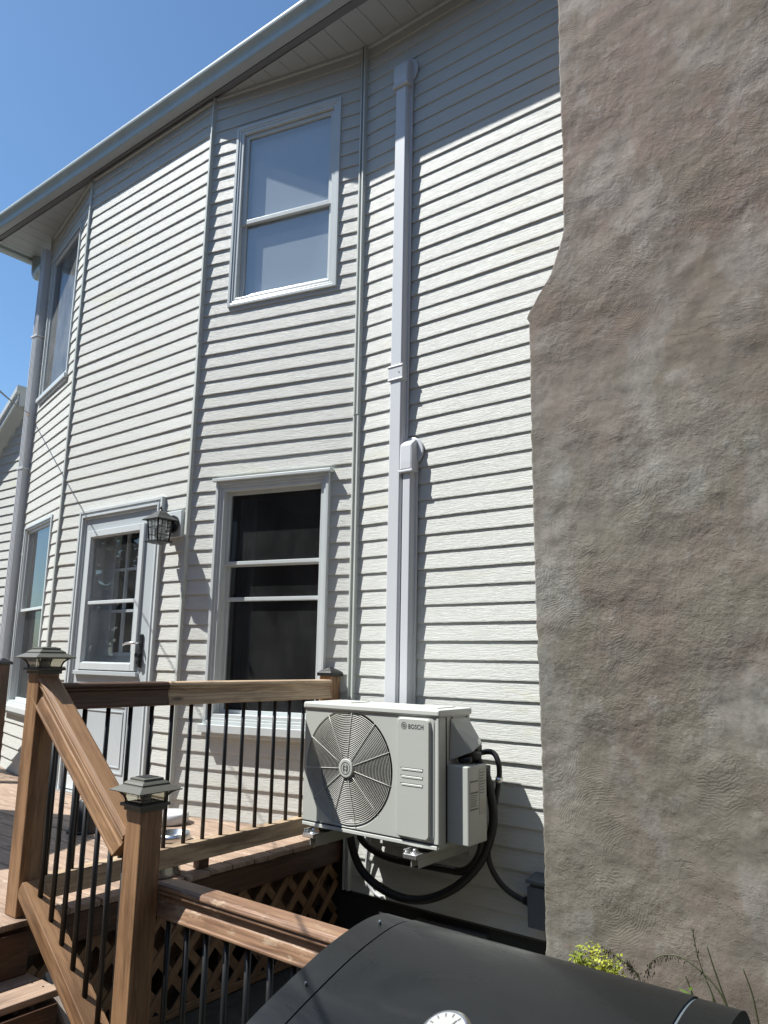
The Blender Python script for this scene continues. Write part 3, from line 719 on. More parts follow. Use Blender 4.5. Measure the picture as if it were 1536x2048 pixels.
# raised service panel
def rrect(x0, x1, z0, z1, r, n=6):
    pts = []
    for cx, cz, a0 in ((x1-r, z1-r, 0), (x0+r, z1-r, 90), (x0+r, z0+r, 180), (x1-r, z0+r, 270)):
        for k in range(n+1):
            a = math.radians(a0+90*k/n); pts.append((cx+r*math.cos(a), cz+r*math.sin(a)))
    return pts
def plate(pts, y0, y1, chamf=0.0):
    n = len(pts); cx = sum(p[0] for p in pts)/n; cz = sum(p[1] for p in pts)/n
    hx_ = max(p[0] for p in pts)-cx; hz = max(p[1] for p in pts)-cz
    inn = [(cx+(p[0]-cx)*(1-chamf/hx_), cz+(p[1]-cz)*(1-chamf/hz)) for p in pts]
    vs = [V(x, y0, z) for x, z in pts]+[V(x, y1, z) for x, z in inn]
    return MB().add(vs, [(i, (i+1) % n, n+(i+1) % n, n+i) for i in range(n)]+[tuple(range(n, 2*n))])
link('panel_shadow_gap', plate(rrect(-22.74, -20.55, -8.36, -2.76, 0.26), AY0-0.004, AY0-0.03, 0.03), M['ac'], ac)
sp_ = link('service_panel', plate(rrect(-22.68, -20.72, -8.30, -2.84, 0.22), AY0-0.03, AY0-0.17, 0.07), M['ac'], ac)
for k in range(3):
    zc = -5.22-0.35*k
    link('panel_slot', plate(rrect(-22.36, -21.10, zc-0.055, zc+0.055, 0.05), AY0-0.172, AY0-0.19, 0.02), M['ac_lid'], sp_)
    link('slot_shade', plate(rrect(-22.40, -21.08, zc+0.045, zc+0.08, 0.015), AY0-0.172, AY0-0.18, 0.0), M['print'], sp_)
def ringm(cx, cz, r0, r1, y, n=40):
    vs = []
    for k in range(n):
        a = 2*math.pi*k/n; vs += [V(cx+r0*math.cos(a), y, cz+r0*math.sin(a)), V(cx+r1*math.cos(a), y, cz+r1*math.sin(a))]
    return MB().add(vs, [(2*k, 2*k+1, (2*k+3) % (2*n), (2*k+2) % (2*n)) for k in range(n)])
def emblem(cx, cz, r, y):
    """anchor in a ring"""
    mb = ringm(cx, cz, r*0.86, r, y)
    w_ = r*0.11
    for sx in (-1, 1):
        vs = []; nn = 8
        for k in range(nn+1):
            a = math.radians(-62+124*k/nn); rx = r*0.62
            for rr_ in (rx-w_, rx+w_*0.6): vs.append(V(cx+sx*(rr_*math.cos(a)*0.8), y, cz+rr_*math.sin(a)*1.1))
        mb.add(vs, [(2*k, 2*k+1, 2*k+3, 2*k+2) for k in range(nn)])
        mb.add([V(cx+sx*r*0.30-w_*.6, y, cz-r*0.62), V(cx+sx*r*0.30+w_*.6, y, cz-r*0.62), V(cx+sx*r*0.30+w_*.6, y, cz+r*0.62), V(cx+sx*r*0.30-w_*.6, y, cz+r*0.62)], [(0, 1, 2, 3)])
    for sz in (-1, 1):
        mb.add([V(cx-r*0.3, y-0.001, cz+sz*r*0.24-w_*.6), V(cx+r*0.3, y-0.001, cz+sz*r*0.24-w_*.6), V(cx+r*0.3, y-0.001, cz+sz*r*0.24+w_*.6), V(cx-r*0.3, y-0.001, cz+sz*r*0.24+w_*.6)], [(0, 1, 2, 3)])
    return mb
link('emblem', emblem(-22.22, -3.22, 0.17, AY0-0.176), M['print'], sp_)
def text(body_, x, y, z, size, m, parent, name, rotz=0, bold=0.012):
    cu = bpy.data.curves.new(name, 'FONT'); cu.body = body_; cu.size = size*R; cu.offset = bold*R; cu.align_x = 'LEFT'; cu.space_character = 1.12
    tmp = bpy.data.objects.new('tmp', cu); C.objects.link(tmp); bpy.context.view_layer.update()
    me = bpy.data.meshes.new_from_object(tmp); bpy.data.objects.remove(tmp)
    ob = bpy.data.objects.new(name, me); C.objects.link(ob); me.materials.clear(); me.materials.append(m)
    ob.parent = parent; ob.location = V(x, y, z)-parent.matrix_world.translation
    ob.rotation_euler = (math.pi/2, 0, rotz); ob.scale = (0.86, 1, 1); return ob
text('BOSCH', -21.97, AY0-0.178, -3.34, 0.30, M['print'], sp_, 'brand_lettering', 0, 0.006)
# grille: concentric rings (too fine to pick apart) and spokes
gr = MB(); rr = 0.50; yg = AY0+0.03
while rr < 2.72:
    n = 72; vs = []; w_ = 0.018
    yy = yg-0.10*math.cos(min(1, rr/2.8)*math.pi/2)
    for k in range(n):
        a = 2*math.pi*k/n; c1, s1 = math.cos(a), math.sin(a)
        for dr, dy in ((-w_, 0), (0, -w_), (w_, 0), (0, w_)): vs.append(V(fcx+(rr+dr)*c1, yy+dy, fcz+(rr+dr)*s1))
    gr.add(vs, [(4*k+j, 4*k+(j+1) % 4, (4*((k+1) % n)+(j+1) % 4), 4*((k+1) % n)+j) for k in range(n) for j in range(4)], True)
    rr += 0.0885
gro = link('grille_rings', gr, M['grille'], ac); gro['kind'] = 'stuff'
for k in range(11):
    a = math.radians(86+360*k/11); 
    pts = []
    for i in range(6):
        q = 0.42+(2.86-0.42)*i/5; pts.append((fcx+q*math.cos(a), yg-0.035-0.10*math.cos(min(1, q/2.8)*math.pi/2), fcz+q*math.sin(a)))
    link('grille_spoke', MB().tube(pts, 0.015, 6), M['grille'], ac)
hub = link('grille_hub', MB().tube([(fcx, yg-0.05, fcz), (fcx, yg-0.19, fcz), (fcx, yg-0.21, fcz)], [0.46, 0.46, 0.42], 36), M['ac'], ac)
link('emblem', emblem(fcx, fcz, 0.31, yg-0.214), M['print'], hub)
link('fan_shroud', MB().tube([(fcx, AY0+0.9, fcz), (fcx, AY0+0.95, fcz)], 2.75, 48), M['acdark'], ac)
for k in range(3):
    a0 = k*2*math.pi/3+0.4; vs = []
    for i in range(9):
        rr_ = 0.5+2.1*i/8
        for t in (0, 1):
            a = a0+t*(0.9-0.25*i/8)+0.12*i/8; vs.append(V(fcx+rr_*math.cos(a), AY0+0.45+0.35*t, fcz+rr_*math.sin(a)))
    link('fan_blade', MB().add(vs, [(2*i, 2*i+1, 2*i+3, 2*i+2) for i in range(8)], True), M['blackplastic'], ac)
# valve cover on the right side
vc = MB().add([V(*p) for p in ((AX1+.04, -3.45, -2.85), (AX1+.04, -1.85, -2.85), (AX1+.04, -3.55, -4.75), (AX1+.04, -1.75, -4.75), (AX1+1.0, -3.0, -4.35), (AX1+1.0, -2.1, -4.0), (AX1+0.25, -3.2, -3.3), (AX1+0.25, -2.0, -3.1))],
    [(0, 1, 7, 6), (6, 7, 5, 4), (0, 6, 4, 2), (1, 3, 5, 7), (2, 4, 5, 3)])
link('valve_cover', vc, M['ac'], ac, 0.05)
link('valve_assembly', MB().tube([(AX1+0.1, -2.9, -4.45), (AX1+0.75, -2.7, -4.5), (AX1+0.95, -2.35, -4.62)], 0.22, 10).tube([(AX1+0.2, -2.3, -4.2), (AX1+0.9, -2.2, -4.3)], 0.28, 8).tube([(AX1+0.3, -3.1, -4.75), (AX1+0.9, -3.0, -4.7)], 0.14, 8), M['blackplastic'], ac)
sb = link('service_box', MB().box(AX1+.03, AX1+1.22, -3.80, -2.12, -8.42, -4.93), M['ac'], ac, 0.06)
lx = AX1+1.23
def lab(y0_, y1_, z0_, z1_, m_, nm, x=lx): return link(nm, MB().box(x, x+0.006, y0_, y1_, z0_, z1_), m_, sb)
M['label'] = mat('label_paper', (0.42, 0.41, 0.36), 0.4); M['label2'] = mat('label_film', (0.36, 0.35, 0.30), 0.3)
lab(-3.66, -2.95, -6.9, -5.55, M['label'], 'rating_label'); lab(-2.85, -2.2, -7.15, -5.1, M['label2'], 'wiring_label')
for k, zz in enumerate((-5.62, -6.12, -6.85)): lab(-3.64, -2.97, zz-0.03, zz+0.03, M['print'], 'label_rule', lx+0.007)
for k in range(7): lab(-3.6, -3.05-0.05*(k % 3), -6.25-0.08*k, -6.22-0.08*k, M['greybox'], 'label_text', lx+0.007)
for k in range(8): lab(-2.8, -2.35-0.06*(k % 3), -5.3-0.13*k, -5.26-0.13*k, M['greybox'], 'label_text', lx+0.007)
for s_y in (-3.3, -1.95): link('screw', MB().tube([(AX1+.01, s_y, -2.82), (AX1+.05, s_y, -2.82)], 0.04, 8), M['print'], ac)
# feet and brackets
for bx_ in (-27.95, -21.55):
    br = thing('wall_bracket', 'galvanised bracket under the %s end of the outdoor unit' % ('left' if bx_ < -25 else 'right'), 'bracket', (bx_, -2, -9.3), 'brackets under the outdoor unit')
    link('arm', MB().box(bx_-0.22, bx_+0.22, -4.7, -0.13, -9.18, -8.98).box(bx_-0.22, bx_-0.17, -4.6, -0.13, -9.55, -9.18).box(bx_+0.17, bx_+0.22, -4.6, -0.13, -9.55, -9.18), M['ac'], br, 0.02)
    link('wall_plate', MB().box(bx_-0.25, bx_+0.25, -0.13, -0.05, -9.8, -8.9), M['ac'], br, 0.02)
    link('foot_clip', MB().box(bx_-0.4, bx_+0.34, -4.95, -4.2, -8.97, -8.90).box(bx_-0.4, bx_-0.3, -4.95, -4.2, -8.9, -8.72).box(bx_-0.4, bx_+0.34, -5.0, -4.94, -9.1, -8.9), M['zinc'], br, 0.02)
    link('bolt', MB().tube([(bx_, -4.6, -8.95), (bx_, -4.6, -8.72)], 0.09, 6).tube([(bx_, -4.6, -8.9), (bx_, -4.6, -8.86)], 0.2, 14), M['zinc'], br)
    link('rubber_foot', MB().box(bx_-0.28, bx_+0.28, -3.9, -2.0, -8.98, -8.66), M['blackplastic'], br, 0.03)
# hoses
def hose(name, label, pts, r, m_, cat='hose'):
    return tag(link(name, MB().tube(smoothpts(pts, 6), r, 12), m_), label, cat)
hose('insulated_hose', 'thick black insulated hose looping lowest below the outdoor unit',
     [(-27.5, -0.6, -7.6), (-27.98, -1.5, -9.0), (-27.92, -1.5, -10.05), (-27.25, -1.5, -11.16), (-25.95, -1.5, -11.84), (-24.33, -1.5, -12.07), (-22.79, -1.5, -11.78), (-21.17, -1.5, -10.9), (-19.89, -1.5, -9.62), (-19.27, -1.5, -8.29), (-19.14, -1.5, -7.14), (-19.3, -1.8, -5.6), (-19.5, -2.3, -4.8)], 0.215, M['blackplastic'])
hose('insulated_hose', 'shorter black insulated hose running just under the outdoor unit, above the low loop',
     [(-27.3, -0.6, -7.8), (-27.6, -1.2, -9.2), (-27.24, -1.3, -9.85), (-25.8, -1.3, -10.33), (-23.86, -1.3, -10.36), (-22.03, -1.3, -10.31), (-20.9, -1.35, -10.2), (-20.0, -1.5, -9.4), (-19.62, -1.7, -8.2), (-19.6, -2.0, -6.0), (-19.7, -2.4, -4.7)], 0.185, M['blackplastic'])
hose('electric_whip', 'thin black conduit arching from the valve cover down to the grey disconnect box',
     [(-19.9, -2.3, -4.72), (-19.81, -1.5, -4.55), (-19.25, -1.3, -4.50), (-18.95, -1.3, -4.88), (-18.88, -1.3, -5.52), (-19.05, -1.3, -6.46), (-19.32, -1.3, -7.64), (-19.56, -1.3, -8.81), (-19.51, -1.2, -9.71), (-19.06, -1.0, -10.52), (-18.28, -0.8, -11.03), (-17.4, -0.7, -11.2)], 0.135, M['blackplastic'], 'conduit')
tag(link('conduit_coupling', MB().tube([(-18.88, -1.3, -5.62), (-18.92, -1.3, -5.88)], 0.19, 14), M['zinc']), 'bright metal coupling on the thin black conduit beside the service box', 'coupling')
tag(link('wire_tag', MB().box(-19.62, -19.3, -1.45, -1.42, -5.6, -5.1), M['label']), 'small white paper tag hanging by the conduit behind the service box', 'tag')
hose('drain_tube', 'thin grey white drain tube bending against the wall under the outdoor unit',
     [(-27.35, -0.3, -8.6), (-27.6, -0.35, -9.8), (-27.84, -0.3, -11.3), (-27.71, -0.3, -12.16), (-27.28, -0.25, -12.62), (-26.73, -0.2, -12.80)], 0.085, M['duct'], 'tube')
dbx = thing('disconnect_box', 'dark grey electrical disconnect box on the wall partly behind the chimney', 'electrical box', (-16.5, -0.5, -12.1))
link('body', MB().box(-17.55, -15.7, -1.0, -0.12, -12.1, -10.05), M['greybox'], dbx, 0.04)
link('cover', MB().box(-17.62, -15.65, -1.12, -1.0, -12.12, -10.35), M['greybox'], dbx, 0.04)
link('hood', MB().prism([(-0.12, -9.9), (-1.2, -10.05), (-1.2, -10.2), (-0.12, -10.05)], -17.65, -15.6), M['greybox'], dbx, 0.02)
link('conduit_fitting', MB().tube([(-17.95, -0.72, -11.1), (-17.5, -0.68, -11.2)], 0.2, 12), M['blackplastic'], dbx)

# ------------------------------------------------------------------ wall lantern by the door
wl = thing('wall_lantern', 'black metal wall lantern with wire panes beside the door head', 'wall lamp', (-42.9, -4.3, 7.4))
link('mount_block', MB().box(-43.9, -42.2, YB-0.30, YB-0.02, 7.9, 9.8), M['trim'], wl, 0.06)
link('back_plate', MB().tube([(-43.0, YB-0.3, 8.85), (-43.0, YB-0.45, 8.85)], 0.62, 20), M['blackmetal'], wl, 0.03)
link('arm', MB().tube(smoothpts([(-43.0, YB-0.42, 8.9), (-43.0, YB-0.8, 9.35), (-43.0, YB-1.15, 9.5), (-43.0, YB-1.4, 9.35)], 4), 0.12, 8).tube([(-43.0, YB-0.42, 8.5), (-43.0, YB-0.95, 8.2)], 0.1, 8), M['blackmetal'], wl)
cy_ = YB-1.42; cxl = -43.0
link('roof', MB().lathe([(0.86, 8.92), (0.86, 8.98), (0.60, 9.20), (0.34, 9.45), (0.12, 9.62), (0.07, 9.72)], cxl, cy_, 4), M['blackmetal'], wl, 0.02)
link('finial', MB().tube([(cxl, cy_, 9.7), (cxl, cy_, 9.95)], [0.1, 0.04], 8), M['blackmetal'], wl)
lg = MB().lathe([(0.44, 7.55), (0.56, 8.88)], cxl, cy_, 4); link('pane', lg, glass('lantern_glass', (0.85, 0.85, 0.84), 0.8, 0.05, 1.5, 0.22), wl)
cgm = MB()
for sx, sy in ((-1, -1), (1, -1), (1, 1), (-1, 1)):
    cgm.tube([(cxl+sx*0.46, cy_+sy*0.46, 7.5), (cxl+sx*0.58, cy_+sy*0.58, 8.94)], 0.055, 6)
for zz, rr_ in ((7.95, 0.50), (8.45, 0.54)):
    for (ax, ay, bx2, by2) in ((-1, -1, 1, -1), (1, -1, 1, 1), (1, 1, -1, 1), (-1, 1, -1, -1)):
        cgm.tube([(cxl+ax*rr_, cy_+ay*rr_, zz), (cxl+bx2*rr_, cy_+by2*rr_, zz)], 0.022, 5)
for q in (-0.2, 0.2):
    for (dx_, dy_) in ((q, -1), (1, q), (q, 1), (-1, q)):
        k1, k2 = 0.46, 0.57
        cgm.tube([(cxl+(dx_ if abs(dx_) < 1 else dx_*k1), cy_+(dy_ if abs(dy_) < 1 else dy_*k1), 7.55), (cxl+(dx_ if abs(dx_) < 1 else dx_*k2), cy_+(dy_ if abs(dy_) < 1 else dy_*k2), 8.9)], 0.02, 5)
link('cage', cgm, M['blackmetal'], wl)
link('base', MB().lathe([(0.3, 7.32), (0.66, 7.44), (0.66, 7.52), (0.46, 7.56)], cxl, cy_, 4), M['blackmetal'], wl, 0.02)
link('bulb', MB().lathe([(0.08, 7.6), (0.3, 7.8), (0.34, 8.2), (0.2, 8.55), (0.06, 8.7)], cxl, cy_, 12), mat('bulb_glass', (0.6, 0.6, 0.58), 0.3), wl)

# ------------------------------------------------------------------ deck
DX, DZ = -29.62, -10.0
deck = thing('deck', 'stained wooden deck in front of the door, boards ending above the lattice', 'deck', (-45, -15, -15.9))
y = 0.0; k = 0
while y > -33:
    beam('deck_board', (-86, y-0.70, DZ-0.13+random.uniform(-0.012, 0.012)), (DX+random.uniform(-0.06, 0.06)-0.02, y-0.70, DZ-0.13+random.uniform(-0.012, 0.012)), rect(1.36, 0.25), M['deck'], deck, 0.04)
    y -= 1.41; k += 1
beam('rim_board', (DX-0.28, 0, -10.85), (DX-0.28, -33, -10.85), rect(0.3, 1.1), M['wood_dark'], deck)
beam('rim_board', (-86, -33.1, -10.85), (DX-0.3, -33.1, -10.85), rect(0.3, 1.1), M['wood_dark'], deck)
for j in range(6):
    link('joist_post', MB().box(-31.6, -31.0, -1.5-3.2*j, -0.9-3.2*j, -15.95, -10.3), M['joist'], deck)
link('blocking_board', MB().box(-30.75, -30.6, -18.3, -0.2, -13.7, -11.3), M['joist'], deck)
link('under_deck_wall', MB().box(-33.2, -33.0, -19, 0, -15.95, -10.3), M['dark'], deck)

# lattice skirt: two layers of diagonal slats on the face of the deck
lat = thing('lattice_skirt', 'diagonal wooden lattice closing the side of the deck under its boards', 'lattice', (-30.4, -9, -15.9))
LZ0, LZ1, LY0, LY1 = -15.9, -11.35, -18.2, -0.25
def clipseg(c, sgn):
    # line y = c + sgn*(z-LZ0)
    pts = []
    for z in (LZ0, LZ1):
        y = c+sgn*(z-LZ0)*0.92
        pts.append((y, z))
    (ya, za), (yb, zb_) = pts
    def cl(ya, za, yb, zb_):
        for lim, side in ((LY0, -1), (LY1, 1)):
            if (ya-lim)*side > 0 and (yb-lim)*side > 0: return None
            if (ya-lim)*side > 0: t = (lim-ya)/(yb-ya); ya, za = lim, za+(zb_-za)*t
            if (yb-lim)*side > 0: t = (lim-yb)/(ya-yb); yb, zb_ = lim, zb_+(za-zb_)*t
        return ya, za, yb, zb_
    return cl(ya, za, yb, zb_)
for sgn, xo in ((1, -30.02), (-1, -30.10)):
    c = LY0-6
    while c < LY1+6:
        s_ = clipseg(c, sgn)
        if s_ and math.hypot(s_[0]-s_[2], s_[1]-s_[3]) > 0.35:
            beam('lattice_slat', (xo, s_[0], s_[1]), (xo, s_[2], s_[3]), rect(0.40, 0.07), M['lattice'], lat, 0, Vector((1, 0, 0)))
        c += 1.6
for zz in (LZ1+0.1, LZ0+0.2): beam('lattice_frame', (-29.93, LY0, zz), (-29.93, LY1, zz), rect(0.08, 0.36), M['lattice'], lat, 0.02)

# ------------------------------------------------------------------ railings
RP = [(0.30, 0), (0.40, -0.05), (0.44, -0.12), (0.44, -0.18), (0.36, -0.235), (0.40, -0.27), (0.40, -0.33), (0.29, -0.38), (0.29, -0.56), (0.33, -0.62), (0.42, -0.92), (0.45, -0.97), (0.45, -1.04), (0.38, -1.08)]
RPROF = [(y, z) for y, z in RP]+[(-y, z) for y, z in reversed(RP)]
def baluster(x, y, z0, z1, parent):
    return link('baluster', MB().tube([(x, y, z0), (x, y, z1)], 0.10, 10), M['blackmetal'], parent)
def post(x, y, z0, z1, m_, parent, w_=0.876):
    return beam('post', (x, y, z0), (x, y, z1), rect(w_, w_), m_, parent, 0.04, Vector((0, 1, 0)))
PX, PY = DX-0.42-0.42+0.0, -18.52
PX = -30.47
r1 = thing('deck_railing', 'brown wooden railing with black balusters running from the wall to the lantern post', 'railing', (PX, -10, -10))
post(PX, PY, -10.0, -0.62, M['wood_lit'], r1)
post(-30.5, -0.76, -10.0, -1.12, M['wood_lit'], r1)
beam('top_rail', (PX+0.1, -12.6, -1.26), (PX+0.1, -1.2, -1.32), RPROF, M['wood_grey'], r1, 0.02)  # top rail in two tones, paler by the wall, darker by the post
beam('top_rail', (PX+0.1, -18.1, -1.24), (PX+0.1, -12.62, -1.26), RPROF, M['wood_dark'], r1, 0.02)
beam('bottom_rail', (PX+0.1, -18.1, -9.15), (PX+0.1, -1.2, -9.12), rect(0.62, 0.86), M['wood_grey'], r1, 0.03)
y = -1.97
while y > -17.9:
    baluster(PX+0.1, y, -8.75, -2.25, r1); y -= 1.125
link('rail_support', MB().box(PX-0.15, PX+0.3, -10.1, -9.5, -10.0, -9.58), M['wood_dark'], r1, 0.03)
link('flat_cap', MB().lathe([(0.56, -1.12), (0.56, -0.92), (0.44, -0.82), (0.1, -0.62)], -30.5, -0.76, 4), M['blackmetal'], r1, 0.03)

r2_ = thing('stair_railing', 'sloping brown stair railing with seven black balusters between the two lantern posts', 'railing', (-26, PY, -15.9))
NX_, NY_ = -23.02, -18.52
post(NX_, NY_, -15.95, -5.02, M['wood_lit'], r2_)
sl_ = -0.77
beam('top_rail', (PX+0.48, PY, -0.95), (NX_-0.42, NY_, -0.95+sl_*(NX_-0.42-PX-0.48)), RPROF, M['wood_lit'], r2_, 0.02)
beam('bottom_rail', (PX+0.46, PY, -8.92), (NX_-0.42, NY_, -8.92-0.735*(NX_-0.42-PX-0.46)), rect(0.84, 0.62), M['wood_lit'], r2_, 0.03)
for xx in (-29.2, -28.3, -27.45, -26.6, -25.72, -24.85, -24.0):
    baluster(xx, PY+0.02, -8.75-0.735*(xx-PX-0.46), -2.1+sl_*(xx-PX-0.48), r2_)

r3 = thing('lower_railing', 'low worn brown railing running right from the near lantern post behind the grill', 'railing', (-15, -17.6, -15.9))
Y3 = -17.62
beam('top_rail', (NX_+0.3, Y3, -7.58), (-9.0, Y3, -7.58), RPROF, M['rail_worn'], r3, 0.02)
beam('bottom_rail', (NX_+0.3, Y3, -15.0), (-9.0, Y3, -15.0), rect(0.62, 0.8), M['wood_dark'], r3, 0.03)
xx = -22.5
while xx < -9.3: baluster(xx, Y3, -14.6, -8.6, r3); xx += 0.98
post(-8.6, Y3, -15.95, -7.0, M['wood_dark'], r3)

def lantern_cap(x, y, z, label):
    t = thing('post_lantern', label, 'lantern', (x, y, z), 'solar lanterns on the railing posts')
    link('collar', MB().lathe([(0.50, z-0.14), (0.50, z), (0.60, z+0.0), (0.60, z+0.10), (0.52, z+0.12)], x, y, 4), M['bronze'], t, 0.02)
    gp = [(0.46, z+0.12), (0.47, z+0.22), (0.52, z+0.34), (0.62, z+0.45), (0.74, z+0.52)]
    link('lens', MB().lathe(gp, x, y, 4), M['capglass'], t)
    for sx, sy in ((-1, -1), (1, -1), (1, 1), (-1, 1)):
        link('lens_rib', MB().tube([(x+sx*r_, y+sy*r_, zz) for r_, zz in gp], 0.035, 6), M['bronze'], t)
    link('roof', MB().lathe([(0.70, z+0.47), (0.86, z+0.50), (0.87, z+0.53), (0.60, z+0.68), (0.56, z+0.69), (0.56, z+0.74), (0.48, z+0.80), (0.40, z+0.84), (0.40, z+0.90), (0.30, z+0.93)], x, y, 4), M['bronze'], t, 0.008)
    link('solar_panel', MB().lathe([(0.27, z+0.93), (0.27, z+0.945)], x, y, 4), M['blackplastic'], t)
    link('inner_cup', MB().lathe([(0.18, z+0.12), (0.2, z+0.46)], x, y, 16), M['duct'], t)
    return t
lantern_cap(PX, PY, -0.72, 'bronze solar lantern cap on the far post at the head of the stairs')
lantern_cap(NX_, NY_, -5.08, 'bronze solar lantern cap on the near post at the foot of the stair rail')

# railing at the far left, mostly outside the frame
r4 = thing('side_railing', 'dark railing post at the far left edge of the deck with a black cap', 'railing', (-62, -4.9, -10))
post(-62.0, -4.9, -10, -1.0, M['wood_dark'], r4)
link('flat_cap', MB().lathe([(0.58, -1.0), (0.58, -0.8), (0.1, -0.5)], -62.0, -4.9, 4), M['blackmetal'], r4, 0.03)
beam('top_rail', (-84, -4.9, -1.4), (-62.4, -4.9, -1.4), RPROF, M['wood_dark'], r4, 0.02)
beam('bottom_rail', (-84, -4.9, -9.2), (-62.4, -4.9, -9.2), rect(0.4, 0.8), M['wood_dark'], r4, 0.02)
xx = -63.5
while xx > -84: baluster(xx, -4.9, -8.8, -2.4, r4); xx -= 1.15

# ------------------------------------------------------------------ stairs
st = thing('deck_stairs', 'worn wooden steps going down from the deck beside the stair railing', 'stairs', (-26, -25, -15.9))
for k, zt in enumerate((-11.9, -13.8, -15.5)):
    xn = -27.42+2.3*k
    beam('tread', (xn-0.62, -18.42, zt-0.13), (xn-0.62, -32, zt-0.13), rect(1.26, 0.26), M['deck'], st, 0.05)
    beam('tread', (xn-1.90, -18.46, zt-0.12), (xn-1.90, -32, zt-0.12), rect(1.22, 0.25), M['deck'], st, 0.05)
    beam('riser', (xn-2.15, -18.6, zt+0.78), (xn-2.15, -32, zt+0.78), rect(0.16, 1.5), M['wood_dark'], st, 0.02)
for qx, qy in ((-28.0, -18.75), (-28.6, -18.85), (-28.0, -21.5), (-28.6, -21.5)):
    link('screw_head', MB().tube([(qx, qy, -11.91), (qx, qy, -11.885)], 0.035, 8), M['blackmetal'], st)
beam('stringer', (-29.3, -18.1, -12.3), (-24.2, -18.1, -16.2), rect(0.2, 1.2), M['peel'], st, 0.02)
beam('stringer', (-29.6, -18.62, -12.75), (-23.9, -18.62, -17.1), rect(0.2, 0.8), M['joist'], st, 0.02)

# ------------------------------------------------------------------ things on the deck
disc = MB().lathe([(1.05, -9.98), (1.15, -9.9), (1.12, -9.45), (1.0, -9.36), (0.3, -9.3), (0.05, -9.3)], -39.6, -4.75, 36)
tag(link('planter_base', disc, M['duct']), 'round pale grey plastic base lying on the deck against the siding', 'base')
tag(link('pet_dish', MB().lathe([(0.8, -9.99), (1.0, -9.95), (0.86, -9.6), (0.80, -9.6), (0.72, -9.85), (0.05, -9.88)], -35.9, -7.25, 36), M['steel']), 'shallow steel dish on the deck behind the near lantern post', 'dish')
tag(link('pet_bowl', MB().lathe([(0.95, -9.99), (0.98, -9.93), (0.78, -9.2), (0.80, -9.17), (0.74, -9.17), (0.66, -9.8), (0.05, -9.85)], -30.95, -11.75, 40), M['steel']), 'stainless steel bowl under the bottom rail at the deck edge', 'bowl')
cone = thing('black_cone', 'black flared bucket shape standing on the deck behind the stair balusters', 'planter', (-41.3, -9.3, -10))
link('shell', MB().lathe([(0.85, -9.98), (0.88, -9.85), (0.62, -9.0), (0.42, -8.35), (0.30, -8.2), (0.1, -8.15)], -41.3, -9.3, 24), M['blackplastic'], cone)
link('rim', MB().lathe([(0.86, -10.0), (0.98, -9.97), (0.95, -9.86), (0.86, -9.84)], -41.3, -9.3, 24), M['blackplastic'], cone)

# ------------------------------------------------------------------ unseen umbrella added left of the frame to shade part of the deck
um = thing('added_shade_umbrella', 'unseen octagonal canvas umbrella added left of the picture to shade the deck', 'umbrella', (-58.2, -25.5, -10))
link('pole', MB().tube([(-58.2, -25.5, -10), (-58.2, -25.5, 17)], 0.2, 10), M['trim'], um)
link('canopy', MB().lathe([(8.4, 13.6), (8.5, 13.7), (4.3, 15.6), (0.2, 17.1), (0.1, 17.0), (4.2, 15.45)], -58.2, -25.5, 8), M['umbrella'], um)
link('base', MB().lathe([(2.2, -10), (2.2, -9.5), (0.4, -9.2)], -58.2, -25.5, 24), M['blackplastic'], um)

# ------------------------------------------------------------------ wire from the house corner towards the yard
P0 = Vector((-71.0, -0.6, 23.0))
def pix(x, y, dep):
    v = (x-768)/1505.81*r2+(y-1024)/1505.81*d2+fw
    return Vector((0, -D_CAM, 0))+v*dep
P1 = pix(-400, 392, 8.0)
wp = [P0+(P1-P0)*t-Vector((0, 0, 1.0))*4*0.25*t*(1-t) for t in [i/24 for i in range(25)]]
tag(link('service_wire', MB().tube([tuple(p) for p in wp], 0.042, 6), M['blackplastic']), 'thin dark wire leaving the house beside the downspout and crossing the sky at left', 'wire')
tag(link('wire_clamp', MB().tube([(-71.6, -0.2, 23.3), (-71.1, -0.55, 23.1), (-70.6, -0.9, 22.7)], 0.13, 8), M['zinc']), 'small metal clamp holding the wire at the downspout', 'clamp')

# ------------------------------------------------------------------ the grill in the foreground
gl = thing('gas_grill', 'large dark charcoal barbecue grill with a domed lid and round thermometer', 'grill', (-6.5, -24.5, -15.9))
HP = [(-21.55, -8.3), (-21.6, -6.2), (-21.75, -5.45), (-21.98, -5.1), (-22.3, -4.96), (-22.8, -4.93), (-23.4, -5.0), (-24.1, -5.15), (-24.8, -5.36), (-25.4, -5.56), (-25.95, -5.78), (-26.5, -6.1), (-27.0, -6.6), (-27.3, -7.3), (-27.4, -8.3)]
def hood(x0, x1, inset, name, mats=M['grill']):
    mb = MB(); cyy, czz = -24.5, -8.3
    P = [(cyy+(y-cyy)*(1-inset), czz+(z-czz)*(1-inset)) for y, z in smoothpts([(a_, b_, 0) for a_, b_ in HP], 4) for _ in (0,)] if False else None
    sp = smoothpts([(a_, b_, 0) for a_, b_ in HP], 4)
    P = [(cyy+(p[0]-cyy)*(1-inset), czz+(p[1]-czz)*(1-inset)) for p in sp]
    n = len(P); nx = 12
    vs = [V(x0+(x1-x0)*i/nx, y, z) for i in range(nx+1) for y, z in P]
    fs = [(i*n+j, i*n+j+1, (i+1)*n+j+1, (i+1)*n+j) for i in range(nx) for j in range(n-1)]
    mb.add(vs, fs, True)
    mb.add([vs[i] for i in range(n)], [tuple(range(n))]); mb.add([vs[nx*n+i] for i in range(n)], [tuple(range(n-1, -1, -1))])
    return link(name, mb, mats, gl)
lid = hood(-9.12, -3.9, 0.0, 'lid')
hood(-9.80, -9.17, 0.004, 'lid_end'); hood(-3.85, -3.22, 0.004, 'lid_end')
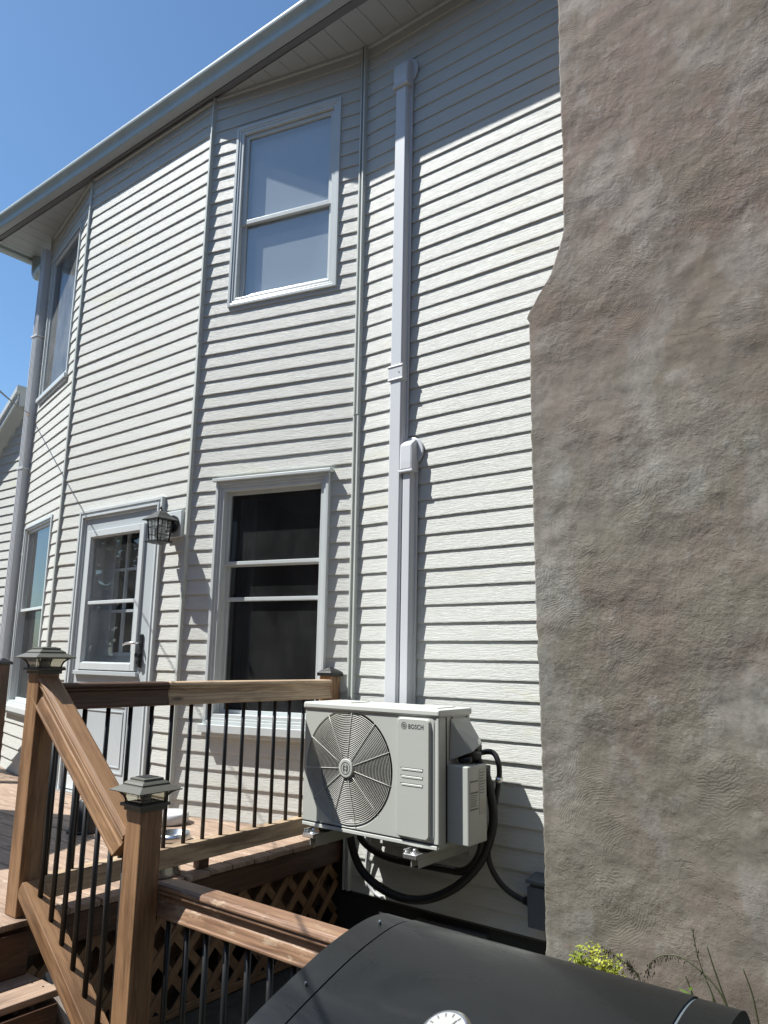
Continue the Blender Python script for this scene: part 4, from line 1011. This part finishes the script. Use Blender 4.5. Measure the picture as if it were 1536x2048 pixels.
hood(-9.18, -9.10, 0.012, 'lid_seam', M['blackplastic']); hood(-3.91, -3.84, 0.008, 'lid_seam', M['greybox'])
for q3 in ((-24.9, -5.395), (-22.9, -4.93), (-26.6, -6.18)):
    link('lid_bolt', MB().tube([(-9.42, q3[0], q3[1]-0.02), (-9.42, q3[0]-0.02, q3[1]+0.05)], 0.022, 8), M['greybox'], lid)
nrm = Vector((0, -0.42, 0.91)).normalized()
gc = Vector((-6.55, -25.0, -5.40))
def gtube(r0, r1, h0, h1, seg=36): return MB().tube([tuple(gc+nrm*h0), tuple(gc+nrm*h1)], [r0, r1], seg)
th = link('thermometer', gtube(0.40, 0.40, 0, 0.16), M['steel'], lid, 0.02)
link('bezel', gtube(0.40, 0.33, 0.16, 0.20), M['steel'], th, 0.01)
link('dial', gtube(0.31, 0.31, 0.17, 0.206), M['dial'], th)
ndl = MB(); ex = Vector((1, 0, 0)); ey = nrm.cross(ex)
q = gc+nrm*0.21
ndl.add([V(*(q+ex*a_+ey*b_)) for a_, b_ in ((-0.02, -0.05), (0.02, -0.05), (0.10, 0.20), (0.08, 0.21))], [(0, 1, 2, 3)])
for kk in range(11):
    an = math.radians(-130+26*kk); dirv = ex*math.sin(an)+ey*math.cos(an); sd_ = ex*math.cos(an)-ey*math.sin(an)
    ndl.add([V(*(q+dirv*a_+sd_*b_)) for a_, b_ in ((0.23, -0.008), (0.29, -0.008), (0.29, 0.008), (0.23, 0.008))], [(0, 1, 2, 3)])
link('needle', ndl, M['print'], th)
link('lid_handle', MB().tube([(-8.9, -27.9, -7.4), (-4.1, -27.9, -7.4)], 0.16, 12).tube([(-8.6, -27.3, -7.4), (-8.6, -27.95, -7.4)], 0.1, 8).tube([(-4.4, -27.3, -7.4), (-4.4, -27.95, -7.4)], 0.1, 8), M['steel'], lid)
link('firebox', MB().box(-9.7, -3.3, -27.2, -21.7, -10.4, -8.32), M['grill'], gl, 0.08)
link('control_panel', MB().box(-9.7, -3.3, -27.7, -27.2, -10.2, -8.5), M['steel'], gl, 0.05)
for kk in range(4): link('knob', MB().tube([(-8.9+1.6*kk, -27.7, -9.4), (-8.9+1.6*kk, -28.1, -9.4)], 0.3, 16), M['blackplastic'], gl)
link('side_shelf', MB().box(-3.28, -0.6, -27.2, -22.2, -8.75, -8.5), M['grill'], gl, 0.06)
link('cabinet', MB().box(-9.5, -3.5, -27.0, -22.0, -15.3, -10.4), M['grill'], gl, 0.05)
for qx in (-9.2, -3.8):
    for qy in (-26.7, -22.3): link('caster', MB().tube([(qx-0.1, qy, -15.6), (qx+0.1, qy, -15.6)], 0.3, 16), M['blackplastic'], gl)

# ------------------------------------------------------------------ weeds at the foot of the chimney
def stemtube(mb, pts, r): mb.tube(smoothpts(pts, 5), [r*(1-0.6*i/(len(pts)*5-4)) for i in range((len(pts)-1)*5+1)], 5)
def leaf(mb, p, d, size, wid=0.45):
    p = Vector(p); d = Vector(d).normalized(); s = d.cross(Vector((random.uniform(-.5, .5), random.uniform(-.5, .5), 1))).normalized(); n = d.cross(s)
    pts = [p, p+d*size*0.45+s*size*wid*0.5+n*size*0.06, p+d*size, p+d*size*0.45-s*size*wid*0.5+n*size*0.06, p+d*size*0.5-n*size*0.04]
    mb.add([V(*q_) for q_ in pts], [(0, 1, 4), (1, 2, 4), (2, 3, 4), (3, 0, 4)], True)
bush = thing('yellow_weed', 'bushy yellow green weed with tiny leaves against the stucco, left of the grasses', 'weed', (-12.4, -5.5, -15.9))
sm, lm, fmn = MB(), MB(), MB()
rnd = random.Random(3)
for k in range(22):
    x0, y0 = -12.4+rnd.uniform(-.3, .3), -5.5+rnd.uniform(-.25, .25)
    x1, y1, z1_ = -12.35+rnd.uniform(-0.85, 0.75), -5.5+rnd.uniform(-0.6, 0.6), -11.3+rnd.uniform(-0.5, 0.65)
    if x1 < -12.7: z1_ += 0.1
    pts = [(x0, y0, -15.9), ((x0+x1)/2, (y0+y1)/2, -13.5), (x1, y1, z1_)]
    stemtube(sm, pts, 0.035)
    for j in range(85):
        t = rnd.random()**0.5; zz = -13.6+(z1_+13.6)*t; xx_ = x0+(x1-x0)*(0.5+0.5*t)+rnd.gauss(0, 0.13); yy_ = y0+(y1-y0)*(0.5+0.5*t)+rnd.gauss(0, 0.13)
        leaf(lm, (xx_, yy_, zz+rnd.gauss(0, 0.1)), (rnd.uniform(-1, 1), rnd.uniform(-1, 1), rnd.uniform(-0.5, 0.7)), rnd.uniform(0.09, 0.24), 0.6)
    if k < 7:
        for j in range(8): leaf(fmn, (x1-0.2+rnd.gauss(0, 0.1), y1+rnd.gauss(0, .08), z1_+rnd.uniform(-.05, 0.22)), (rnd.uniform(-1, 1), rnd.uniform(-1, 1), rnd.uniform(-1, 1)), 0.06, 0.9)
for j in range(9): leaf(lm, (-11.9+rnd.uniform(-.2, .5), -5.9, -11.4+rnd.uniform(-.3, .35)), (rnd.uniform(-0.2, 1), -0.5, rnd.uniform(-.3, .4)), rnd.uniform(0.3, 0.45), 0.5)
link('stem', sm, M['grass'], bush); l_ = link('leaf', lm, M['weed'], bush); l_['kind'] = 'stuff'; l_ = link('flower_head', fmn, mat('dried_flower', (0.10, 0.035, 0.03), 0.8), bush); l_['kind'] = 'stuff'
G = [([[-7.88, -12.01], [-8.14, -11.18], [-8.56, -10.12], [-8.74, -9.05]], 'tall straight grass stem with a thin seed head before the stucco', 1),
     ([[-7.56, -11.93], [-7.96, -10.9], [-8.57, -10.36], [-9.22, -10.07], [-9.83, -10.17], [-10.23, -10.51], [-10.31, -10.85]], 'grass stem arching over to the left with a drooping seed head', 2),
     ([[-6.79, -11.71], [-6.94, -10.72], [-7.18, -9.95]], 'single dark grass blade at the far right before the stucco', 0),
     ([[-8.14, -11.63], [-8.21, -11.04], [-8.38, -10.62]], 'short grass blade beneath the arching stem', 0),
     ([[-8.81, -11.5], [-8.94, -10.99], [-9.07, -10.63]], 'short dark grass blade rising through the broad leaved seedling', 0),
     ([[-10.6, -11.41], [-11.02, -10.86], [-11.66, -10.51], [-12.0, -10.42]], 'dark seed spray leaning left over the yellow weed', 3),
     ([[-10.65, -11.26], [-10.99, -10.85], [-11.1, -10.6]], 'short dark seed spray just right of the yellow weed', 3),
     ([[-7.63, -11.76], [-7.95, -10.67], [-8.15, -10.02], [-8.28, -9.51]], 'thin grass stem beside the tall straight one', 0)]
for pts, lb, kind in G:
    x0 = pts[0][0]+0.3
    full = [(x0+0.25, -6.0, -15.9), (x0+0.1, -6.0, -13.8)]+[(p[0], -6.0-0.02*i, p[1]) for i, p in enumerate(pts)]
    t = thing('grass_stem', lb, 'grass stem', full[0], 'grass stems before the stucco')
    mb = MB(); stemtube(mb, full, 0.035 if kind else 0.045); link('stem', mb, M['grass'], t)
    if kind:
        sd = MB(); sp2 = smoothpts(full, 8); nn = len(sp2); st_ = int(nn*{1: 0.72, 2: 0.62, 3: 0.45}[kind])
        for i in range(st_, nn):
            p = Vector(sp2[i])
            for q in range({1: 2, 2: 5, 3: 6}[kind]):
                of = rnd.uniform(0.02, 0.10 if kind == 1 else 0.22)
                dz = -1.2 if kind == 2 else rnd.uniform(-1, 0.6)
                leaf(sd, p+Vector((rnd.uniform(-1, 1)*of, rnd.uniform(-1, 1)*of, rnd.uniform(-0.9, 0.1)*of)), (rnd.uniform(-.5, .3), rnd.uniform(-.3, .3), dz), rnd.uniform(0.08, 0.16), 0.32)
        l_ = link('seed_head', sd, M['seed'], t); l_['kind'] = 'stuff'
sdl = thing('seedling', 'small seedling with a few broad bright green leaves among the grass', 'seedling', (-8.6, -7, -15.9))
mb = MB(); stemtube(mb, [(-8.6, -7, -15.9), (-8.65, -7, -13), (-8.62, -7, -10.65)], 0.04); link('stem', mb, M['grass'], sdl)
for p, d, sz in (((-8.62, -7, -10.80), (-0.8, -0.3, 0.25), 0.42), ((-8.6, -7, -10.85), (1, -0.4, -0.05), 0.48), ((-8.62, -7.02, -10.70), (0.25, -0.6, 0.6), 0.28), ((-8.6, -7, -10.90), (0.4, -0.9, -0.3), 0.36), ((-8.64, -7, -10.90), (-0.5, -0.9, -0.2), 0.3), ((-8.62, -7, -10.70), (-0.3, 0.2, 0.8), 0.22)):
    mb = MB(); leaf(mb, p, d, sz, 0.6); link('leaf', mb, M['leaf'], sdl)

# ------------------------------------------------------------------ surroundings behind the photographer (reflected in panes, closing the low sky)
M['brick'] = painted('brown_brick', (0.075, 0.05, 0.04), 0.9, 0.5)
M['shingle'] = painted('roof_shingle', (0.04, 0.04, 0.042), 0.9, 0.4)
nb = thing('neighbour_house', 'brown brick house with a dark gabled roof across the yard behind the viewpoint', 'house', (-60, -110, -15.9))
link('wall', MB().box(-150, 30, -150, -95, -15.9, 42), M['brick'], nb)
link('roof', MB().prism([(-90, 40), (-122, 72), (-155, 40)], -155, 35), M['shingle'], nb)
for k in range(6):
    wf = link('window', MB().box(-140+28*k, -130+28*k, -95.1, -94.8, 12, 26), M['trim'], nb)
    link('pane', MB().box(-139.3+28*k, -130.7+28*k, -94.79, -94.7, 12.7, 25.3), M['dark'], wf)
rnd = random.Random(11)
gar = thing('added_sky_blocker', 'unseen tall dark brick block added right of the yard to block the sky', 'building', (50, -45, -15.9))  # unseen building added on the right to cut the sky light
link('wall', MB().box(22, 90, -92, -8, -15.9, 46), M['brick'], gar)
link('roof', MB().box(20, 92, -94, -6, 46, 48), M['shingle'], gar)
TR = [(-150, -45, 'broad dark leafy tree left of the deck, outside the picture'), (-165, -80, 'tall leafy tree between the side yard and the brick house'), (95, -100, 'tall tree behind the viewpoint at the right end of the brick house')]
for tx, ty, lb in TR:
    hgt = rnd.uniform(58, 76)
    t = thing('yard_tree', lb, 'tree', (tx, ty, -15.9), 'trees around the yard')
    link('trunk', MB().tube([(tx, ty, -15.9), (tx+1, ty, 5), (tx, ty+1, hgt*0.5)], [3, 2.2, 1.0], 8), M['bark'], t)
    lm = MB()
    for j in range(1500):
        a_ = rnd.uniform(0, 6.28); rr_ = 26*math.sqrt(rnd.random()); zz = rnd.uniform(-6, hgt)
        kk = math.sqrt(max(0.05, 1-((zz-hgt*0.42)/(hgt*0.62))**2))
        leaf(lm, (tx+rr_*kk*math.cos(a_), ty+rr_*kk*math.sin(a_), zz), (rnd.uniform(-1, 1), rnd.uniform(-1, 1), rnd.uniform(-1, 1)), rnd.uniform(3, 6), 0.9)
    l_ = link('crown', lm, M['tree'], t); l_['kind'] = 'stuff'
SC.render.film_transparent = False
SC.cycles.max_bounces = 8; SC.cycles.transparent_max_bounces = 16; SC.cycles.diffuse_bounces = 4
